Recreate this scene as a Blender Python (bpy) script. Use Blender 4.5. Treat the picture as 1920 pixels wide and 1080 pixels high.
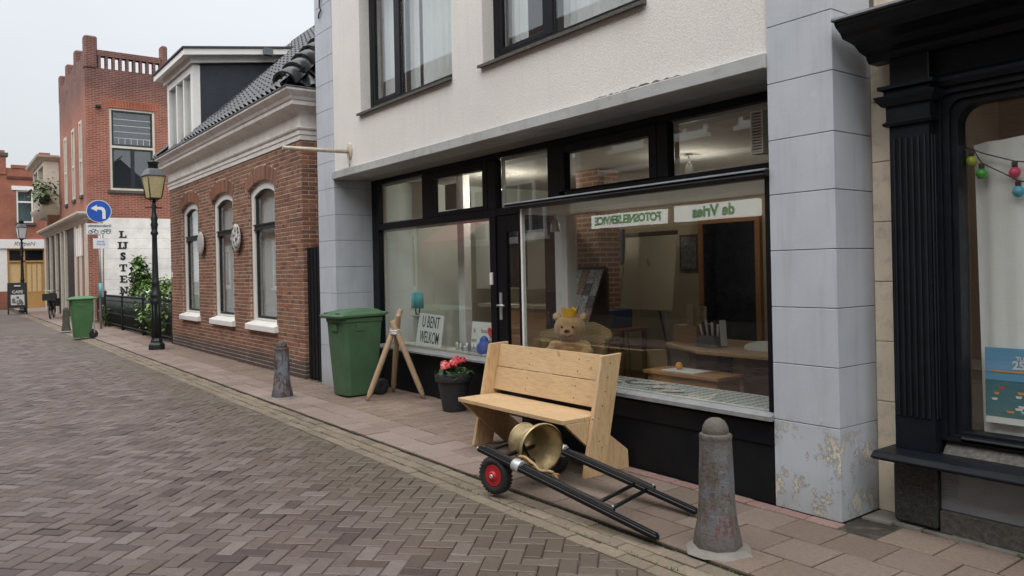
import bpy, bmesh, math, random
from mathutils import Matrix, Vector
R = math.radians
random.seed(7)
scene = bpy.context.scene
for o in list(bpy.data.objects): bpy.data.objects.remove(o)
COL = scene.collection

# ------------------------------------------------------------------ camera, sky, sun, exposure
# x runs along the shop fronts (to the right), y into the buildings, z up; eye height 1.5 m in the roadway
CAM = Vector((0, 0, 1.5)); YAW = R(36.635); ROLL = R(1.2); FPX = 1450.0; PYC = 505.0
fw = Vector((-math.cos(YAW), math.sin(YAW), 0)); rt = Vector((math.sin(YAW), math.cos(YAW), 0)); upv = Vector((0, 0, 1))
cr, sr = math.cos(ROLL), math.sin(ROLL)
cx = rt * cr - upv * sr; cyv = rt * sr + upv * cr
cd = bpy.data.cameras.new('camera'); cam = bpy.data.objects.new('camera', cd); COL.objects.link(cam)
cam.matrix_world = Matrix(((cx.x, cyv.x, -fw.x, CAM.x), (cx.y, cyv.y, -fw.y, CAM.y), (cx.z, cyv.z, -fw.z, CAM.z), (0, 0, 0, 1)))
cd.sensor_width = 36; cd.lens = FPX / 1920 * 36; cd.shift_y = -(540 - PYC) / 1920; cd.clip_start = 0.05; cd.clip_end = 1000
scene.camera = cam

SUN_EL, SUN_DIR = R(58), Vector((0.45, -0.75, 0))      # bright part of the cloud: over the street, behind the viewer
w = bpy.data.worlds.new('World'); scene.world = w; w.use_nodes = True
nt = w.node_tree; nt.nodes.clear()
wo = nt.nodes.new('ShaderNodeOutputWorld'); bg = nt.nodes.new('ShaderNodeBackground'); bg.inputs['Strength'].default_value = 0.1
sky = nt.nodes.new('ShaderNodeTexSky'); sky.sky_type = 'NISHITA'; sky.sun_disc = False
sky.sun_elevation = SUN_EL; sky.sun_rotation = math.atan2(SUN_DIR.x, SUN_DIR.y); sky.dust_density = 4.0; sky.air_density = 1.0
tc = nt.nodes.new('ShaderNodeTexCoord'); nz = nt.nodes.new('ShaderNodeTexNoise'); nz.inputs['Scale'].default_value = 2.2; nz.inputs['Detail'].default_value = 4
mp = nt.nodes.new('ShaderNodeMapping'); mp.inputs['Scale'].default_value = (1, 1, 3)
cl = nt.nodes.new('ShaderNodeValToRGB')
cl.color_ramp.elements[0].position = 0.3; cl.color_ramp.elements[0].color = (2.88, 2.98, 3.10, 1)
cl.color_ramp.elements[1].position = 0.72; cl.color_ramp.elements[1].color = (3.18, 3.27, 3.36, 1)
mx = nt.nodes.new('ShaderNodeMix'); mx.data_type = 'RGBA'; mx.inputs['Factor'].default_value = 0.93   # an almost closed cloud deck
nt.links.new(tc.outputs['Generated'], mp.inputs['Vector']); nt.links.new(mp.outputs['Vector'], nz.inputs['Vector'])
nt.links.new(nz.outputs['Fac'], cl.inputs['Fac'])
nt.links.new(sky.outputs['Color'], mx.inputs[6]); nt.links.new(cl.outputs['Color'], mx.inputs[7])
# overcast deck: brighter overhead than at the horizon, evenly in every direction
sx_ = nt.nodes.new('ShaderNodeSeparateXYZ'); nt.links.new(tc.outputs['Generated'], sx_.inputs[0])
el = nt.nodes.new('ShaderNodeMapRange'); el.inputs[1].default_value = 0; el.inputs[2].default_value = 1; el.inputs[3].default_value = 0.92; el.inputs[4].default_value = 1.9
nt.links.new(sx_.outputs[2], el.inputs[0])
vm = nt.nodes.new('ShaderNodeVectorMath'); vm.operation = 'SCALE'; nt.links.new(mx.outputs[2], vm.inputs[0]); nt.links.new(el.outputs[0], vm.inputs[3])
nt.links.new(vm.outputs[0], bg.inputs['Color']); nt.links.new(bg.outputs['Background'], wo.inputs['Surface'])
sd = bpy.data.lights.new('sun', 'SUN'); sd.energy = 1.5; sd.angle = R(95); sd.color = (1.0, 0.97, 0.93)
sun = bpy.data.objects.new('sun', sd); COL.objects.link(sun)
sdir = SUN_DIR.normalized() * math.cos(SUN_EL) + upv * math.sin(SUN_EL)
sun.rotation_euler = sdir.to_track_quat('Z', 'Y').to_euler(); sun.location = (0, 0, 30)
scene.view_settings.view_transform = 'Standard'; scene.view_settings.look = 'None'
scene.view_settings.exposure = 1.25; scene.view_settings.gamma = 1; scene.view_settings.use_curve_mapping = False
scene.cycles.max_bounces = 8; scene.cycles.transparent_max_bounces = 16; scene.cycles.caustics_reflective = False
scene.cycles.use_denoising = True; scene.cycles.sample_clamp_indirect = 4.0

def seen(p):      # where a point shows in the picture (for choosing which pieces get an object of their own)
    q = Vector(p) - CAM; z = q.dot(fw)
    if z < 0.3: return None
    u = FPX * q.dot(rt) / z; v = -FPX * q.z / z
    return 960 + u * cr + v * sr, PYC - u * sr + v * cr, z
def inframe(p, m=30):
    s = seen(p)
    return s is not None and -m < s[0] < 1920 + m and -m < s[1] < 1080 + m

# ------------------------------------------------------------------ mesh and object helpers
class MB:
    def __init__(s): s.v = []; s.f = []; s.sm = []
    def add(s, vs, fs, M=None, smooth=False):
        n = len(s.v)
        for p in vs: s.v.append(tuple(M @ Vector(p)) if M is not None else tuple(p))
        for f in fs: s.f.append(tuple(i + n for i in f)); s.sm.append(smooth)
        return s
    def box(s, x0, x1, y0, y1, z0, z1, M=None):
        return s.add([(x0,y0,z0),(x1,y0,z0),(x1,y1,z0),(x0,y1,z0),(x0,y0,z1),(x1,y0,z1),(x1,y1,z1),(x0,y1,z1)],
                     [(0,3,2,1),(4,5,6,7),(0,1,5,4),(1,2,6,5),(2,3,7,6),(3,0,4,7)], M)
    def prism(s, prof, axis, a, b, M=None, smooth=False):      # closed 2-D outline pushed along an axis
        n = len(prof)
        def P(p, t): return {'x': (t, p[0], p[1]), 'y': (p[0], t, p[1]), 'z': (p[0], p[1], t)}[axis]
        vs = [P(p, a) for p in prof] + [P(p, b) for p in prof]
        k = len(s.v)
        s.add(vs, [tuple(range(n))[::-1], tuple(range(n, 2*n))], M)
        for i in range(n):
            j = (i + 1) % n; s.f.append((k+i, k+j, k+n+j, k+n+i)); s.sm.append(smooth)
        return s
    def lathe(s, prof, n=24, M=None, smooth=True, close=True):  # (radius, z) pairs about z
        k = len(s.v); m = len(prof)
        for r, z in prof:
            for i in range(n):
                a = 2*math.pi*i/n; p = Vector((r*math.cos(a), r*math.sin(a), z)); s.v.append(tuple(M @ p) if M is not None else tuple(p))
        for j in range(m-1):
            for i in range(n):
                i2 = (i+1) % n; s.f.append((k+j*n+i, k+j*n+i2, k+(j+1)*n+i2, k+(j+1)*n+i)); s.sm.append(smooth)
        if close:
            s.f.append(tuple(k+i for i in range(n))[::-1]); s.sm.append(False)
            s.f.append(tuple(k+(m-1)*n+i for i in range(n))); s.sm.append(False)
        return s
    def tube(s, pts, r, n=8, cap=True, smooth=True):
        pts = [Vector(p) for p in pts]; k = len(s.v); m = len(pts)
        rs = r if isinstance(r, (list, tuple)) else [r]*m
        prev = None
        for i, p in enumerate(pts):
            d = (pts[min(i+1, m-1)] - pts[max(i-1, 0)]).normalized()
            if prev is None:
                a = Vector((0, 0, 1)) if abs(d.z) < .9 else Vector((1, 0, 0)); u = d.cross(a).normalized()
            else: u = (prev - d*prev.dot(d)).normalized()
            prev = u; v = d.cross(u)
            for q in range(n):
                a = 2*math.pi*q/n; s.v.append(tuple(p + (u*math.cos(a) + v*math.sin(a))*rs[i]))
        for j in range(m-1):
            for i in range(n):
                i2 = (i+1) % n; s.f.append((k+j*n+i, k+j*n+i2, k+(j+1)*n+i2, k+(j+1)*n+i)); s.sm.append(smooth)
        if cap:
            s.f.append(tuple(k+i for i in range(n))[::-1]); s.sm.append(False)
            s.f.append(tuple(k+(m-1)*n+i for i in range(n))); s.sm.append(False)
        return s
    def beam(s, a, b, wd, ht, up=(0,0,1)):                      # rectangular bar from a to b
        a, b = Vector(a), Vector(b); d = (b-a); L = d.length; d.normalize()
        sd_ = d.cross(Vector(up)).normalized(); u = sd_.cross(d)
        M = Matrix(((d.x, sd_.x, u.x, a.x), (d.y, sd_.y, u.y, a.y), (d.z, sd_.z, u.z, a.z), (0,0,0,1)))
        return s.box(0, L, -wd/2, wd/2, -ht/2, ht/2, M)
    def sphere(s, c, r, nu=16, nv=10, M=None, sc=(1,1,1)):
        prof = []
        k = len(s.v)
        for j in range(nv+1):
            t = math.pi*j/nv
            for i in range(nu):
                a = 2*math.pi*i/nu
                p = Vector((c[0]+r*sc[0]*math.sin(t)*math.cos(a), c[1]+r*sc[1]*math.sin(t)*math.sin(a), c[2]+r*sc[2]*math.cos(t)))
                s.v.append(tuple(M @ p) if M is not None else tuple(p))
        for j in range(nv):
            for i in range(nu):
                i2 = (i+1) % nu; s.f.append((k+j*nu+i, k+(j+1)*nu+i, k+(j+1)*nu+i2, k+j*nu+i2)); s.sm.append(True)
        return s
    def sweep(s, path, prof, closed=False):                     # moulding: outline (out, z) led along a plan path, mitred
        n = len(path); m = len(prof); k = len(s.v); P = [Vector((p[0], p[1])) for p in path]
        for i in range(n):
            ds = []
            if i > 0: ds.append((P[i]-P[i-1]).normalized())
            if i < n-1: ds.append((P[i+1]-P[i]).normalized())
            ns = [Vector((d.y, -d.x)) for d in ds]              # outward = right hand of the walk
            nn = sum(ns, Vector((0, 0))).normalized(); c = nn.dot(ns[0]); nn = nn / c
            for o, z in prof: q = P[i] + nn*o; s.v.append((q.x, q.y, z))
        for i in range(n-1):
            for j in range(m):
                j2 = (j+1) % m; s.f.append((k+i*m+j, k+(i+1)*m+j, k+(i+1)*m+j2, k+i*m+j2)); s.sm.append(False)
        s.f.append(tuple(k+j for j in range(m))); s.sm.append(False)
        s.f.append(tuple(k+(n-1)*m+j for j in range(m))[::-1]); s.sm.append(False)
        return s
    def mesh(s, name, mat, bevel=0, seg=1, fixn=True):
        me = bpy.data.meshes.new(name); me.from_pydata(s.v, [], s.f); me.validate()
        if len(me.polygons) == len(s.sm): me.polygons.foreach_set('use_smooth', s.sm)
        if bevel or fixn:
            bm = bmesh.new(); bm.from_mesh(me)
            if fixn: bmesh.ops.recalc_face_normals(bm, faces=bm.faces[:])
            if bevel:
                bm.normal_update()
                es = [e for e in bm.edges if len(e.link_faces) == 2 and e.calc_face_angle(0) > 0.5]
                bmesh.ops.bevel(bm, geom=es, offset=bevel, segments=seg, affect='EDGES', clamp_overlap=True, profile=0.6)
            bm.to_mesh(me); bm.free()
        if mat is not None: me.materials.append(mat)
        return me
    def build(s, name, mat, parent=None, local=False, bevel=0, seg=1, label=None, cat=None, group=None, kind=None, fixn=True):
        o = bpy.data.objects.new(name, s.mesh(name, mat, bevel, seg, fixn)); COL.objects.link(o)
        attach(o, parent, local); tag(o, label, cat, group, kind)
        return o
INV = {}
def attach(o, parent, local=False):
    if parent is not None:
        o.parent = parent
        if not local and parent.name in INV: o.matrix_parent_inverse = INV[parent.name]
def tag(o, label=None, cat=None, group=None, kind=None):
    if label: o['label'] = label
    if cat: o['category'] = cat
    if group: o['group'] = group
    if kind: o['kind'] = kind
    return o
def thing(name, label, cat, loc=(0,0,0), rz=0, group=None):
    o = bpy.data.objects.new(name, None); COL.objects.link(o); o.empty_display_size = 0.2
    o.location = loc; o.rotation_euler = (0, 0, rz)
    INV[o.name] = (Matrix.Translation(loc) @ Matrix.Rotation(rz, 4, 'Z')).inverted()
    return tag(o, label, cat, group)
def clone(o, parent=None, label=None, loc=None, rz=None):
    c = o.copy(); COL.objects.link(c)
    if parent is not None: c.parent = parent
    if label: c['label'] = label
    if loc is not None: c.location = loc
    if rz is not None: c.rotation_euler = (0, 0, rz)
    for ch in list(o.children):
        clone(ch, c)
    return c
def pieces(parent, items, temps, name, rest_name, limit=300):
    """items: (template key, matrix, score). The `limit` best become objects, the rest one joined part per material."""
    items = sorted(items, key=lambda t: -t[2]); meshes = {}; rest = {}
    for k, (key, M, sc) in enumerate(items):
        vs, fs, mat = temps[key]
        if k < limit:
            if key not in meshes: meshes[key] = MB().add(vs, fs).mesh(name, mat, fixn=False)
            o = bpy.data.objects.new(name, meshes[key]); COL.objects.link(o); o.matrix_world = M; o.parent = parent
            if parent.name in INV: o.matrix_parent_inverse = INV[parent.name]
        else:
            rest.setdefault(mat.name, (MB(), mat))[0].add(vs, fs, M)
    for mb, mat in rest.values():
        mb.build(rest_name, mat, parent, kind='stuff', fixn=False)
def paver(poly, h, ins, drop):        # flat piece with worn top edges; poly anticlockwise, top at z = 0
    n = len(poly); c = Vector((sum(p[0] for p in poly)/n, sum(p[1] for p in poly)/n)); vs = []
    ip = []
    for i in range(n):
        a, b, d = Vector(poly[i-1]), Vector(poly[i]), Vector(poly[(i+1) % n])
        e1 = (b-a).normalized(); e2 = (d-b).normalized(); n1 = Vector((-e1.y, e1.x)); n2 = Vector((-e2.y, e2.x))
        nn = (n1+n2); L = nn.length; nn = nn/L if L > 1e-6 else n1; k = ins/max(.35, nn.dot(n1)); ip.append(b+nn*k)
    vs = [(p.x, p.y, 0) for p in ip] + [(p[0], p[1], -drop) for p in poly] + [(p[0], p[1], -h) for p in poly]
    fs = [tuple(range(n))]
    for r in (0, 1):
        for i in range(n):
            j = (i+1) % n; fs.append((r*n+i, (r+1)*n+i, (r+1)*n+j, r*n+j))
    return vs, fs
def rectpoly(lx, ly): return [(-lx/2, -ly/2), (lx/2, -ly/2), (lx/2, ly/2), (-lx/2, ly/2)]
def clip_half(poly, nx, ny, d):       # keep nx*x+ny*y <= d
    out = []
    for i in range(len(poly)):
        a, b = poly[i], poly[(i+1) % len(poly)]; da = nx*a[0]+ny*a[1]-d; db = nx*b[0]+ny*b[1]-d
        if da <= 0: out.append(a)
        if da*db < 0: t = da/(da-db); out.append((a[0]+(b[0]-a[0])*t, a[1]+(b[1]-a[1])*t))
    return out
def text_mesh(body, size, depth=0.004, bold=0.0, align='CENTER', shear=0, space=1.0, linesp=1.0):
    cu = bpy.data.curves.new('text', 'FONT'); cu.body = body; cu.size = size; cu.extrude = depth/2; cu.offset = bold
    cu.align_x = align; cu.align_y = 'CENTER'; cu.shear = shear; cu.space_character = space; cu.space_line = linesp; cu.resolution_u = 3
    ob = bpy.data.objects.new('text', cu); COL.objects.link(ob); bpy.context.view_layer.update()
    me = bpy.data.meshes.new_from_object(ob.evaluated_get(bpy.context.evaluated_depsgraph_get()))
    vs = [tuple(v.co) for v in me.vertices]; fs = [tuple(p.vertices) for p in me.polygons]
    bpy.data.objects.remove(ob); bpy.data.curves.remove(cu); bpy.data.meshes.remove(me)
    return vs, fs
# letter planes: local x -> reading direction, y -> up, z -> towards the reader
def plane_M(o, right, up=(0,0,1)):
    r = Vector(right).normalized(); u = Vector(up).normalized(); n = r.cross(u)
    return Matrix(((r.x, u.x, n.x, o[0]), (r.y, u.y, n.y, o[1]), (r.z, u.z, n.z, o[2]), (0,0,0,1)))
FACE_STREET = (1, 0, 0)     # reads from the street on walls that face -y
FACE_RIGHT = (0, 1, 0)      # reads on walls that face +x
FACE_OPP = (-1, 0, 0)       # on walls that face +y (far side of the street)
# ------------------------------------------------------------------ materials
def newmat(name):
    m = bpy.data.materials.new(name); m.use_nodes = True; n = m.node_tree
    return m, n, n.nodes['Principled BSDF']
def N(n, t, **kw):
    x = n.nodes.new(t)
    for k, v in kw.items():
        if k in x.inputs: x.inputs[k].default_value = v
        else: setattr(x, k, v)
    return x
def ramp(n, src, stops):
    r = n.nodes.new('ShaderNodeValToRGB'); e = r.color_ramp.elements
    while len(e) < len(stops): e.new(0.5)
    for i, (p, c) in enumerate(stops):
        e[i].position = p; e[i].color = (*c, 1) if len(c) == 3 else c
    n.links.new(src, r.inputs['Fac']); return r.outputs['Color']
def mixc(n, fac, a, b, mode='MIX'):
    m = n.nodes.new('ShaderNodeMix'); m.data_type = 'RGBA'; m.blend_type = mode
    for sock, val in ((m.inputs[0], fac), (m.inputs[6], a), (m.inputs[7], b)):
        if isinstance(val, (int, float)): sock.default_value = val
        elif isinstance(val, tuple): sock.default_value = (*val, 1) if len(val) == 3 else val
        else: n.links.new(val, sock)
    return m.outputs[2]
def pos(n): return n.nodes.new('ShaderNodeNewGeometry').outputs['Position']
def noise(n, scale, detail=4, rough=.55, vec=None, stretch=None):
    v = vec if vec is not None else pos(n)
    if stretch:
        mp_ = N(n, 'ShaderNodeMapping'); mp_.inputs['Scale'].default_value = stretch; n.links.new(v, mp_.inputs['Vector']); v = mp_.outputs['Vector']
    t = N(n, 'ShaderNodeTexNoise', Scale=scale, Detail=detail, Roughness=rough); n.links.new(v, t.inputs['Vector'])
    return t.outputs['Fac']
def bump(n, bsdf, h, strength=.3, dist=.01):
    b = N(n, 'ShaderNodeBump', Strength=strength, Distance=dist); n.links.new(h, b.inputs['Height']); n.links.new(b.outputs['Normal'], bsdf.inputs['Normal'])
def mth(n, op, a, b=0.0, clamp=False):
    m = n.nodes.new('ShaderNodeMath'); m.operation = op; m.use_clamp = clamp
    for i, v in enumerate((a, b)):
        if isinstance(v, (int, float)): m.inputs[i].default_value = v
        else: n.links.new(v, m.inputs[i])
    return m.outputs[0]
def maprange(n, v, a, b, c=0, d=1):
    m = N(n, 'ShaderNodeMapRange'); m.inputs[1].default_value = a; m.inputs[2].default_value = b; m.inputs[3].default_value = c; m.inputs[4].default_value = d
    n.links.new(v, m.inputs[0]); return m.outputs[0]
def axis(n, k):
    s = n.nodes.new('ShaderNodeSeparateXYZ'); n.links.new(pos(n), s.inputs[0]); return s.outputs[k]
def sc(c, k): return tuple(min(1, x*k) for x in c)
def plain(name, c, rough=.5, var=.12, nscale=6, bs=0.0, bscale=60, metal=0, spec=.5, dirt=None, dirt_amt=.35, coat=0):
    """paint or other plain stuff: uneven colour, patchy gloss, fine relief"""
    m, n, b = newmat(name)
    f = noise(n, nscale, 5)
    col = ramp(n, f, [(.25, sc(c, 1-var)), (.75, sc(c, 1+var))])
    if dirt:
        d = ramp(n, noise(n, nscale*2.3, 6, .65), [(.5, (0,0,0)), (.72, (dirt_amt,)*3)])
        col = mixc(n, d, col, dirt)
    n.links.new(col, b.inputs['Base Color'])
    b.inputs['Metallic'].default_value = metal; b.inputs['Specular IOR Level'].default_value = spec
    n.links.new(maprange(n, noise(n, nscale*3, 3), .2, .8, max(.03, rough-.1), min(1, rough+.1)), b.inputs['Roughness'])
    if coat: b.inputs['Coat Weight'].default_value = coat
    if bs: bump(n, b, noise(n, bscale, 3), bs, .004)
    return m
def brickmat(name, cols, rough=.85, grain=40, moss=None, spots=None, bs=.5, fine=.24):
    """every piece its own tone (object random + island random), grain, optional moss mask"""
    m, n, b = newmat(name)
    oi = n.nodes.new('ShaderNodeObjectInfo').outputs['Random']; ri = n.nodes.new('ShaderNodeNewGeometry').outputs['Random Per Island']
    r = mth(n, 'FRACT', mth(n, 'ADD', oi, ri))
    k = len(cols); col = ramp(n, r, [(i/max(1, k-1), c) for i, c in enumerate(cols)])
    g = noise(n, grain, 6, .7)
    col = mixc(n, 1.0, col, ramp(n, g, [(.25, (1-fine*1.6,)*3), (.75, (1+fine*.6,)*3)]), 'MULTIPLY')
    big = noise(n, 1.1, 4)
    col = mixc(n, 1.0, col, ramp(n, big, [(.3, (.86,.86,.85)), (.7, (1.08,1.07,1.06))]), 'MULTIPLY')
    if spots: col = mixc(n, ramp(n, noise(n, 14, 5, .7), [(.6, (0,0,0)), (.78, (.6,.6,.6))]), col, spots)
    if moss: col = mixc(n, moss[1](n), col, moss[0])
    n.links.new(col, b.inputs['Base Color'])
    n.links.new(maprange(n, g, .2, .8, rough-.12, min(1, rough+.08)), b.inputs['Roughness'])
    bump(n, b, mth(n, 'ADD', g, mth(n, 'MULTIPLY', noise(n, 8, 3), .8)), bs, .006)
    return m
def glassmat(name, f0=.07, tint=(.95,.97,.965)):
    m = bpy.data.materials.new(name); m.use_nodes = True; n = m.node_tree; n.nodes.clear()
    o = n.nodes.new('ShaderNodeOutputMaterial'); t = n.nodes.new('ShaderNodeBsdfTransparent'); g = n.nodes.new('ShaderNodeBsdfGlossy'); x = n.nodes.new('ShaderNodeMixShader')
    t.inputs['Color'].default_value = (*tint, 1); g.inputs['Roughness'].default_value = 0.0; g.inputs['Color'].default_value = (.97,.98,1,1)
    ge = n.nodes.new('ShaderNodeNewGeometry'); dp = n.nodes.new('ShaderNodeVectorMath'); dp.operation = 'DOT_PRODUCT'
    n.links.new(ge.outputs['Normal'], dp.inputs[0]); n.links.new(ge.outputs['Incoming'], dp.inputs[1])
    sch = mth(n, 'POWER', mth(n, 'SUBTRACT', 1.0, mth(n, 'ABSOLUTE', dp.outputs['Value'])), 5.0)     # Schlick, same from both sides
    fr_ = mth(n, 'ADD', f0, mth(n, 'MULTIPLY', sch, 1-f0), True)
    nn = N(n, 'ShaderNodeBump', Strength=.012, Distance=.05); n.links.new(noise(n, 1.3, 2), nn.inputs['Height'])
    n.links.new(nn.outputs['Normal'], g.inputs['Normal']); n.links.new(fr_, x.inputs['Fac'])
    n.links.new(t.outputs[0], x.inputs[1]); n.links.new(g.outputs[0], x.inputs[2]); n.links.new(x.outputs[0], o.inputs['Surface'])
    return m
def walltex(name, c1, c2, mortar, bw=.215, bh=.0625, ms=.011, axes='xz', rough=.9, paint=False, weather=None):
    """brickwork too far away to tell the bricks apart: procedural bond with relief"""
    m, n, b = newmat(name)
    s = n.nodes.new('ShaderNodeSeparateXYZ'); n.links.new(pos(n), s.inputs[0]); c = n.nodes.new('ShaderNodeCombineXYZ')
    add = mth(n, 'ADD', s.outputs[0], s.outputs[1])
    n.links.new(add, c.inputs[0]); n.links.new(s.outputs[2], c.inputs[1])
    t = N(n, 'ShaderNodeTexBrick', Scale=1.0); t.inputs['Brick Width'].default_value = bw; t.inputs['Row Height'].default_value = bh
    t.inputs['Mortar Size'].default_value = ms; t.inputs['Mortar Smooth'].default_value = .2; t.inputs['Bias'].default_value = -.1
    t.inputs['Color1'].default_value = (*c1, 1); t.inputs['Color2'].default_value = (*c2, 1); t.inputs['Mortar'].default_value = (*mortar, 1)
    n.links.new(c.outputs[0], t.inputs['Vector'])
    col = mixc(n, 1.0, t.outputs['Color'], ramp(n, noise(n, 1.3, 6, .65), [(.25, (.72,.7,.7)), (.75, (1.2,1.18,1.16))]), 'MULTIPLY')
    if weather:
        z = axis(n, 2); f = mth(n, 'MULTIPLY', maprange(n, z, weather[1], weather[2]), mth(n, 'ADD', .5, noise(n, 3, 5)), True)
        col = mixc(n, f, col, mixc(n, 1.0, col, weather[0], 'MULTIPLY'))
    n.links.new(col, b.inputs['Base Color']); b.inputs['Roughness'].default_value = rough
    h = mth(n, 'SUBTRACT', mth(n, 'MULTIPLY', noise(n, 60, 3), .3), t.outputs['Fac']); bump(n, b, h, .5, .008)
    return m
def woodmat(name, c, dark, axis_scale=(1,14,14), rough=.6, ring=9):
    m, n, b = newmat(name)
    tcn = n.nodes.new('ShaderNodeTexCoord').outputs['Object']
    oi = n.nodes.new('ShaderNodeObjectInfo').outputs['Random']
    va = n.nodes.new('ShaderNodeVectorMath'); va.operation = 'ADD'; cb = n.nodes.new('ShaderNodeCombineXYZ')
    for i in range(3): n.links.new(mth(n, 'MULTIPLY', oi, 13.0+7*i), cb.inputs[i])
    n.links.new(tcn, va.inputs[0]); n.links.new(cb.outputs[0], va.inputs[1])
    g = noise(n, ring, 5, .6, va.outputs[0], axis_scale); k = noise(n, 3, 3, .5, va.outputs[0])
    col = ramp(n, g, [(.3, dark), (.5, c), (.72, sc(c, 1.13))])
    col = mixc(n, ramp(n, k, [(.35, (0,0,0)), (.8, (.35,.35,.35))]), col, sc(dark, .9))
    vor = N(n, 'ShaderNodeTexVoronoi', Scale=3.1); n.links.new(va.outputs[0], vor.inputs['Vector'])
    col = mixc(n, ramp(n, vor.outputs['Distance'], [(.035, (.75,.75,.75)), (.075, (0,0,0))]), col, sc(dark, .55))
    n.links.new(col, b.inputs['Base Color']); b.inputs['Roughness'].default_value = rough
    bump(n, b, g, .12, .003); return m
def emis(name, c, s):
    m, n, b = newmat(name); b.inputs['Base Color'].default_value = (*c, 1); b.inputs['Emission Color'].default_value = (*c, 1); b.inputs['Emission Strength'].default_value = s
    b.inputs['Roughness'].default_value = .5; return m

def gutter_moss(n):     # grime that has settled along the channel
    y = axis(n, 1); f = maprange(n, y, 1.9, 2.75, 0, .85)
    return mth(n, 'MULTIPLY', f, ramp(n, noise(n, 2.2, 6, .7), [(.3, (.35,)*3), (.6, (1,)*3)]), True)
def moss_spots(n): return ramp(n, noise(n, 5, 6, .7), [(.5, (0,0,0)), (.7, (.5,.5,.5))])
def tar_low(n): return maprange(n, mth(n, 'ADD', axis(n, 2), mth(n, 'MULTIPLY', noise(n, 2.5, 4), .25)), .30, .46, .9, 0)
M = {}
M['road_brick'] = brickmat('road clinker', [(.066,.044,.039),(.124,.090,.080),(.168,.130,.120),(.092,.061,.050),(.200,.163,.152),(.112,.076,.062),(.152,.114,.099)], .54, 30, moss=((.100,.084,.058), gutter_moss), bs=.35)
M['road_bed'] = plain('joint sand', (.040,.034,.028), .95, .4, 5, .6, 90, dirt=(.13,.115,.09), dirt_amt=.8)
M['gutter_brick'] = brickmat('yellow gutter brick', [(.20,.165,.125),(.26,.215,.165),(.23,.19,.14),(.185,.15,.115)], .88, 34, moss=((.17,.155,.095), moss_spots))
M['pave_tile'] = brickmat('pinkish concrete tile', [(.27,.205,.175),(.31,.245,.215),(.24,.18,.155),(.29,.225,.19)], .9, 45, spots=(.21,.175,.125))
M['pave_tile_dark'] = brickmat('brown concrete tile', [(.16,.118,.098),(.20,.15,.12),(.23,.175,.14)], .9, 45, spots=(.17,.15,.09))
M['pave_brick'] = brickmat('paving brick', [(.22,.155,.125),(.27,.20,.165),(.20,.15,.12),(.25,.19,.15)], .9, 40, spots=(.16,.14,.10))
M['soldier_brick'] = brickmat('red edging brick', [(.27,.165,.145),(.24,.15,.135),(.30,.20,.17)], .9, 40)
M['house_brick'] = brickmat('house brick', [(.22,.092,.055),(.31,.135,.078),(.135,.062,.045),(.27,.145,.095),(.19,.090,.062),(.34,.165,.095),(.25,.10,.058)], .88, 35, moss=((.060,.050,.048), tar_low))
M['reveal_brick'] = walltex('reveal brick', (.24,.11,.065), (.18,.08,.05), (.38,.31,.25), bw=.108)
M['mortar'] = plain('lime mortar', (.46,.38,.31), .95, .2, 8, .5, 120, dirt=(.16,.13,.11), dirt_amt=.45)
M['tower_brick'] = walltex('tower brick', (.34,.085,.048), (.22,.058,.038), (.36,.25,.20), weather=((.52,.62,.72), 7.3, 8.4))
M['far_brick'] = walltex('far red brick', (.36,.105,.060), (.28,.080,.050), (.30,.18,.13))
M['mag2'] = plain('bright magazine covers', (.5,.48,.5), .4, .95, 45); M['mag3'] = plain('red magazine covers', (.38,.20,.16), .4, .9, 50)
M['stone_grey'] = plain('mossy grey stone', (.075,.080,.062), .9, .3, 10, .6, 50)
M['opp_brick'] = walltex('brown brick over the road', (.21,.095,.060), (.16,.072,.05), (.24,.19,.16))
M['shop_brick'] = walltex('inside brick', (.25,.12,.07), (.20,.10,.06), (.33,.27,.21))
M['white_brick'] = walltex('white painted brick', (.86,.855,.82), (.84,.835,.80), (.66,.65,.62), bw=60, bh=.36, ms=.008)
M['ground'] = plain('ground', (.06,.055,.05), .95, .2, 2)
def stucco():
    m, n, b = newmat('pebble stucco'); h = noise(n, 70, 4, .75); L = noise(n, .9, 5)
    col = ramp(n, h, [(.30, (.60,.58,.55)), (.62, (.77,.755,.73))])
    col = mixc(n, 1.0, col, ramp(n, L, [(.3, (.93,.93,.93)), (.7, (1.05,1.04,1.03))]), 'MULTIPLY')
    st = ramp(n, noise(n, 3, 5, .6, None, (5,5,.35)), [(.56, (0,0,0)), (.8, (.22,.22,.22))]); col = mixc(n, st, col, (.42,.40,.36))
    n.links.new(col, b.inputs['Base Color']); b.inputs['Roughness'].default_value = .95; bump(n, b, h, .55, .007); return m
M['stucco'] = stucco()
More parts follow.
